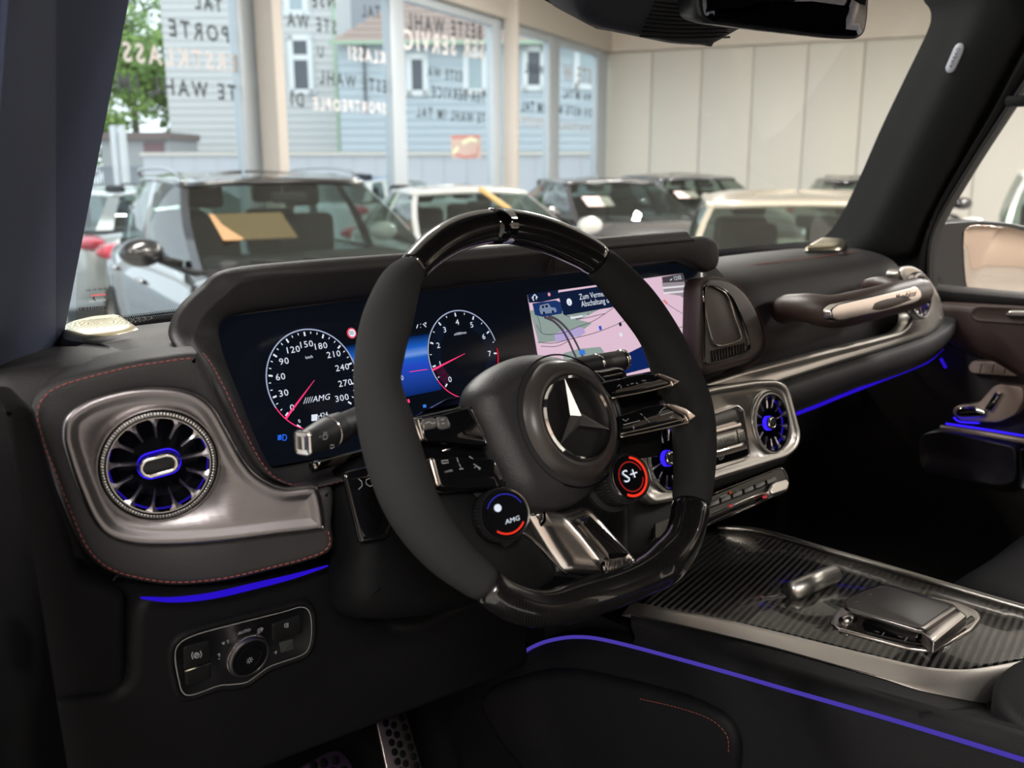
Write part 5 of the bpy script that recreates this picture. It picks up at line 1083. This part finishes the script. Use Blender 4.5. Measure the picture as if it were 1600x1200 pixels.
def tree(label, X, Z, h, rad, seed, col, col2):
    rnd = random.Random(seed); t = thing('tree', label, 'tree', G(X, Z, 0), 'trees beyond the yard'); b = G(X, Z, 0)
    tube('trunk', [b, b+Vector((.1, 0, h*.4)), b+Vector((-.1, .1, h*.8))], [.22, .16, .07], mat('bark', (.10, .07, .05), .9), t, 8)
    for k in range(5):
        q = k*1.256; tube('branch', [b+Vector((0, 0, h*.35)), b+Vector((math.cos(q)*rad*.6, math.sin(q)*rad*.6, h*.65))], [.07, .03], mat('bark', (.10, .07, .05), .9), t, 6)
    bm = bmesh.new(); clumps = [(Vector((rnd.gauss(0, rad*.5), rnd.gauss(0, rad*.5), h*.5+rnd.gauss(0, h*.24))), rnd.uniform(.5, 1.0)*rad*.5) for _ in range(55)]
    for c, r in clumps:
        for _ in range(230):
            d = Vector((rnd.gauss(0, 1), rnd.gauss(0, 1), rnd.gauss(0, 1))).normalized()*r*rnd.uniform(.6, 1.05); p = b+c+d; s = rnd.uniform(.11, .22)
            u_ = Vector((rnd.gauss(0, 1), rnd.gauss(0, 1), rnd.gauss(0, .6))).normalized(); w_ = u_.orthogonal().normalized()
            bm.faces.new([bm.verts.new(p+u_*s), bm.verts.new(p+w_*s*.6), bm.verts.new(p-u_*s), bm.verts.new(p-w_*s*.6)])
    stuff(finish('foliage', bm, mat('leaves_'+str(seed), col, .6, vary=.5, vscale=.9, vcol=col2), t, smooth=False))
tree('bright green leafy tree left of the white house', -18.6, 49, 13, 3.0, 5, (.30, .46, .10), (.08, .18, .04))
tree('darker green tree behind at the left pillar', -27.5, 54, 14, 4.2, 6, (.20, .34, .08), (.06, .14, .03))

# ================================================================== CARS
tyre = mat('tyre', (.01, .01, .01), .8); rimm = mat('wheel_rim', (.45, .45, .47), .3, 1); cglass = thin_glass('car_glass', (.50, .59, .56), .15); cdark = mat('car_cabin', (.02, .02, .022), .7)
lampg = mat('head_lamp_glass', (.5, .55, .6), .08, .3); redl = mat('tail_lamp', (.55, .02, .05), .15, coat=1)
def paint(name, c, metal=0, rough=.25): return mat(name, c, rough, metal, coat=1)
def car(label, X, Z, az, body, roofm, L=4.7, wd=.93, h=1.6, belt=1.0, hood=1.0, fr=(1.05, .25), rr=(-2.15, -1.75), rail=False, tw=.60, cabin=True, group=None):
    global LOCAL
    d = G(math.sin(R(az)), math.cos(R(az)), 0); t = thing('car', label, 'car', G(X, Z, 0)); t.rotation_euler = (0, 0, math.atan2(d.y, d.x)); LOCAL = True
    xr, xf = -L/2, L/2; st = [(xr, .62, belt-.18), (xr+.06, .80, belt-.06), (xr+.35, .93, belt-.01), (-1.0, 1, belt), (0, 1, belt), (fr[0]-.15, 1, belt-.01), (fr[0]+.15, .99, hood-.02), (xf-.55, .95, hood-.10), (xf-.22, .86, hood-.22), (xf-.05, .70, hood-.34), (xf, .55, hood-.46)]
    rows = []
    for x, w, zt in st:
        w *= wd; half = [(0, zt+.02), (w*.5, zt+.01), (w*.84, zt-.03), (w*.96, zt-.11), (w, zt-.28), (w*.995, .50), (w*.97, .34), (w*.86, .22)]
        rows.append([(x, -y, z) for y, z in half[::-1]]+[(x, y, z) for y, z in half[1:]])
    rows = [cr(r, 2) for r in rows]; rows = list(map(list, zip(*[cr(c, 3) for c in zip(*rows)])))
    bm = add_loft(bmesh.new(), rows); bm.faces.new([v for v in bm.verts][:len(rows[0])]); 
    bmesh.ops.recalc_face_normals(bm, faces=bm.faces); finish('body', bm, body, t, 50)
    def ring(xf_, xr_, wf, wr, bf, br, zf):
        P = []; 
        for i in range(9): s = -1+i/4; P.append((xf_-bf*s*s, s*wf, zf(xf_-bf*s*s, s)))
        P.append((xf_-bf-.07, wf+.035, zf(xf_-bf-.07, 1)))
        n_ = 14
        for i in range(1, n_+1): s = i/n_; x = (xf_-bf-.07)*(1-s)+(xr_+br)*s; P.append((x, (wf+.035)*(1-s)+(wr+.02)*s+.05*math.sin(math.pi*s), zf(x, 1)))
        for i in range(1, 8): s = 1-i/3.5; P.append((xr_+br*s*s, s*wr, zf(xr_+br*s*s, s)))
        n0 = 10
        for i in range(n_-1, -1, -1): x, y, z = P[10-1+i+0]; P.append((x, -y, z))
        return P
    B = ring(fr[0], rr[0], .74, .70, .22, .12, lambda x, s: belt-.02+(.0))
    Rf = ring(fr[1], rr[1], tw, tw-.05, .10, .08, lambda x, s: h-.055-.03*s*s-.09*((x-(fr[1]+rr[1])/2)/1.1)**2*.6)
    n_ = len(B); lev = 4; rings = []
    for k in range(lev+1):
        s = k/lev; bl = .035*math.sin(math.pi*s); ring_ = []
        for p, q in zip(B, Rf):
            v = Vector(p).lerp(Vector(q), s); o_ = Vector((v.x-(-.5), v.y*2, 0)).normalized(); ring_.append(v+o_*bl)
        rings.append(ring_)
    # segment kinds: 0-7 windscreen, 8 pillar, 9-22 side, ...
    def strip(name, segs, m, off=0, k0=0, k1=lev):
        bm = bmesh.new(); vm = {}
        def vv(k, i):
            if (k, i % n_) not in vm: vm[(k, i % n_)] = bm.verts.new(rings[k][i % n_])
            return vm[(k, i % n_)]
        for i in segs:
            for k in range(k0, k1): bm.faces.new((vv(k, i), vv(k, i+1), vv(k+1, i+1), vv(k+1, i)))
        return finish(name, bm, m, t, 60)
    S0 = 9; pl_ = [S0+5, S0+10, S0+13]
    strip('windscreen', range(0, 8), cglass)
    left = [i for i in range(S0, S0+14) if i not in pl_]; e = S0+14
    strip('side_window', [i for i in left if i < pl_[0]], cglass); strip('side_window', [i for i in left if pl_[0] < i < pl_[1]], cglass); strip('side_window', [i for i in left if pl_[1] < i < pl_[2]], cglass)
    strip('rear_window', range(e, e+7), cglass)
    mir = [2*e+7-1-i for i in range(S0, S0+14)]; mp = [2*e+7-1-i for i in pl_]
    strip('side_window', [i for i in mir if i > mp[0]], cglass); strip('side_window', [i for i in mir if mp[1] < i < mp[0]], cglass); strip('side_window', [i for i in mir if mp[2] < i < mp[1]], cglass)
    used = set(range(0, 8)) | set(left) | set(range(e, e+7)) | set(i for i in mir if i not in mp)
    rest = [i for i in range(n_) if i not in used]
    for i in rest:
        if i-1 not in rest: strip('pillar', [j for j in range(i, i+4) if all(k in rest for k in range(i, j+1))], body)
    cx_ = sum(p[0] for p in Rf)/n_; rr2 = [Rf]
    for s, dz in ((.93, .022), (.8, .038), (.55, .05), (.25, .055), (.02, .056)): rr2.append([(cx_+(p[0]-cx_)*s, p[1]*s, p[2]+dz) for p in Rf])
    bm = add_loft(bmesh.new(), rr2, True); bmesh.ops.recalc_face_normals(bm, faces=bm.faces); finish('roof', bm, roofm, t, 50)
    # header and belt frame
    tube('window_frame', [Vector(p) for p in Rf+Rf[:1]], .022, body, t, 6); tube('belt_moulding', [Vector(p)+Vector((0, 0, -.01)) for p in B+B[:1]], .016, tyre, t, 6)
    if rail:
        for s in (-1, 1): tube('roof_rail', cr([(rr[1]+.15, s*(tw-.04), h-.10), (rr[1]+.3, s*(tw+.02), h-.03), (-.6, s*(tw+.03), h-.01), (fr[1]-.35, s*(tw+.02), h-.04), (fr[1]-.2, s*(tw-.0), h-.10)], 4), .012, rimm, t, 8)
    if cabin:
        box('cabin_floor', Vector((-.5, 0, belt-.12)), Vector((2.9, 1.35, .12)), cdark, t); box('car_dashboard', Vector((fr[0]-.42, 0, belt-.02)), Vector((.5, 1.3, .10)), cdark, t, .04)
        for x in (-.25, -1.15):
            for y in (-.36, .36):
                box('seat_back', Vector((x-.18, y, belt+.02)), Vector((.12, .42, .42)), cdark, t, .05); box('headrest', Vector((x-.24, y, belt+.36)), Vector((.09, .25, .16)), cdark, t, .035)
        box('interior_mirror', Vector((fr[1]+.12, 0, h-.20)), Vector((.04, .24, .07)), cdark, t, .015)
    for s in (-1, 1):
        bm = bmesh.new(); bmesh.ops.create_uvsphere(bm, u_segments=16, v_segments=10, radius=1, matrix=Matrix.Translation((fr[0]-.50, s*(wd+.09), belt+.08)) @ Matrix.Diagonal((.09, .13, .085, 1))); finish('side_mirror', bm, body, t)
        tube('mirror_foot', [Vector((fr[0]-.50, s*(wd-.14), belt+.0)), Vector((fr[0]-.50, s*(wd+.02), belt+.05))], .022, tyre, t, 8)
        bm = bmesh.new(); bmesh.ops.create_uvsphere(bm, u_segments=16, v_segments=10, radius=1, matrix=Matrix.Translation((xf-.26, s*wd*.70, hood-.29)) @ Matrix.Rotation(-s*.5, 4, 'Z') @ Matrix.Diagonal((.16, .20, .075, 1))); finish('headlight', bm, lampg, t)
        bm = bmesh.new(); bmesh.ops.create_uvsphere(bm, u_segments=16, v_segments=10, radius=1, matrix=Matrix.Translation((xr+.12, s*wd*.72, belt-.14)) @ Matrix.Rotation(s*.35, 4, 'Z') @ Matrix.Diagonal((.14, .24, .085, 1))); finish('tail_light', bm, redl, t)
        for x in (-.15, -1.15): tube('door_handle', [Vector((x, s*(wd*1.0), belt-.16)), Vector((x+.18, s*(wd*1.0), belt-.16))], .016, rimm, t, 8)
        for x in (xf-.88, xr+.90):
            PW = Pl((x, s*(wd-.10), .35), X=(s*1.0, 0, 0) if False else (1, 0, 0), Y=(0, 0, 1)); PW.N = Vector((0, s, 0))
            lathe('tyre', PW.o, PW, [(.22, -.12), (.33, -.12), (.35, -.09), (.35, .09), (.33, .11), (.24, .11)], tyre, t, 32); w_ = lathe('wheel', PW.o, PW, [(.24, .10), (.23, .06), (.06, .07), (.001, .08)], rimm, t, 24)
    tube('wiper', [Vector((fr[0]+.02, .55, belt+.0)), Vector((fr[0]+.03, .0, belt+.02)), Vector((fr[0]-.02, -.2, belt+.05))], .010, tyre, t, 6); tube('wiper', [Vector((fr[0]-.02, -.05, belt+.0)), Vector((fr[0]-.06, -.5, belt+.04))], .010, tyre, t, 6)
    box('grille', Vector((xf-.04, 0, .62)), Vector((.10, .9, .30)), tyre, t, .04); box('lower_grille', Vector((xf-.03, 0, .36)), Vector((.12, 1.2, .16)), tyre, t, .04)
    LOCAL = False; return t
black = paint('black_paint', (.012, .012, .014)); white = paint('white_paint', (.72, .72, .70)); anth = paint('anthracite_paint', (.045, .045, .05)); cream = paint('cream_paint', (.58, .52, .42)); silv = paint('silver_paint', (.55, .56, .57), .5); bluep = paint('blue_paint', (.10, .20, .42))
def paper(t, x, y, z, w, h_, m, lean=.62, name='price_sheet'):
    global LOCAL; LOCAL = True
    o = box(name, Vector((x, y, z)), Vector((.008, w, h_)), m, t, rot=Matrix.Rotation(-lean*1.2, 3, 'Y')); LOCAL = False; return o
cA = car('black SUV with roof rails and a brown envelope behind its windscreen', -1.63, 6.75, 149, black, black, L=4.5, h=1.60, belt=1.03, hood=1.05, rail=True, fr=(1.12, .18), tw=.60)
brown_p = mat('brown_envelope', (.30, .17, .08), .7); tan_p = mat('tan_paper', (.50, .36, .25), .7); pinkp = mat('pinkish_sheet', (.5, .38, .35), .7)
paper(cA, .60, -.34, 1.24, .46, .34, brown_p, .95, 'brown_envelope'); paper(cA, .625, -.42, 1.22, .28, .24, tan_p, .95, 'tan_sheet')
cB = car('white coupe directly behind the top of the steering wheel', -.42, 9.7, 160, white, white, L=4.7, h=1.43, belt=.95, hood=.92, fr=(1.15, .2), rr=(-2.1, -1.2), tw=.55)
cC = car('dark grey coupe with a pink sheet in its windscreen, right of the white coupe', 1.22, 12.2, 163, anth, anth, L=4.8, h=1.47, belt=.97, hood=.98, fr=(1.15, .2), rr=(-2.1, -1.2), tw=.56)
paper(cC, .62, -.40, 1.18, .34, .24, pinkp, .95)
cD = car('dark car furthest back along the cream wall', 2.72, 14.6, 165, anth, anth, L=4.6, h=1.50, belt=.98, hood=.98, tw=.57); paper(cD, .60, -.40, 1.18, .32, .2, pinkp, .95)
cE = car('cream-roofed car nearest on the right with wipers on its windscreen', 1.98, 6.5, 190, cream, cream, L=4.6, h=1.46, belt=.97, hood=.90, fr=(1.1, .25), tw=.62)
cF = car('black car whose roof shows above the cream-roofed car', 5.35, 14.3, 186, black, black, L=4.8, h=1.46, belt=.98, hood=.96)
cG = car('silver car outside the window with a red tail light at the far left', -4.16, 12.3, 24.5, silv, silv, L=4.4, h=1.40, belt=.95, hood=.95)
cH = car('blue and white car parked outside behind the white coupe', -2.29, 18.5, 24.5, white, bluep, L=4.5, h=1.42, belt=1.0, hood=1.0)
cI = car('white car seen through the passenger window above the door mirror', 5.1, 8.4, 205, white, white, L=4.6, h=1.62, belt=1.0, hood=1.0)
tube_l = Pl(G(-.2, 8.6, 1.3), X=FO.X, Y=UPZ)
os_ = tube('orange_reflection', [tube_l.w(749, 294), tube_l.w(776, 313), tube_l.w(797, 328)], .022, mat('reflection_orange', (.80, .50, .20), .6, emit=None), None, 8); tag(os_, 'orange windscreen reflection shaped as a thin strip in front of the white coupe', 'strip')  # windscreen reflection modelled as a solid orange strip
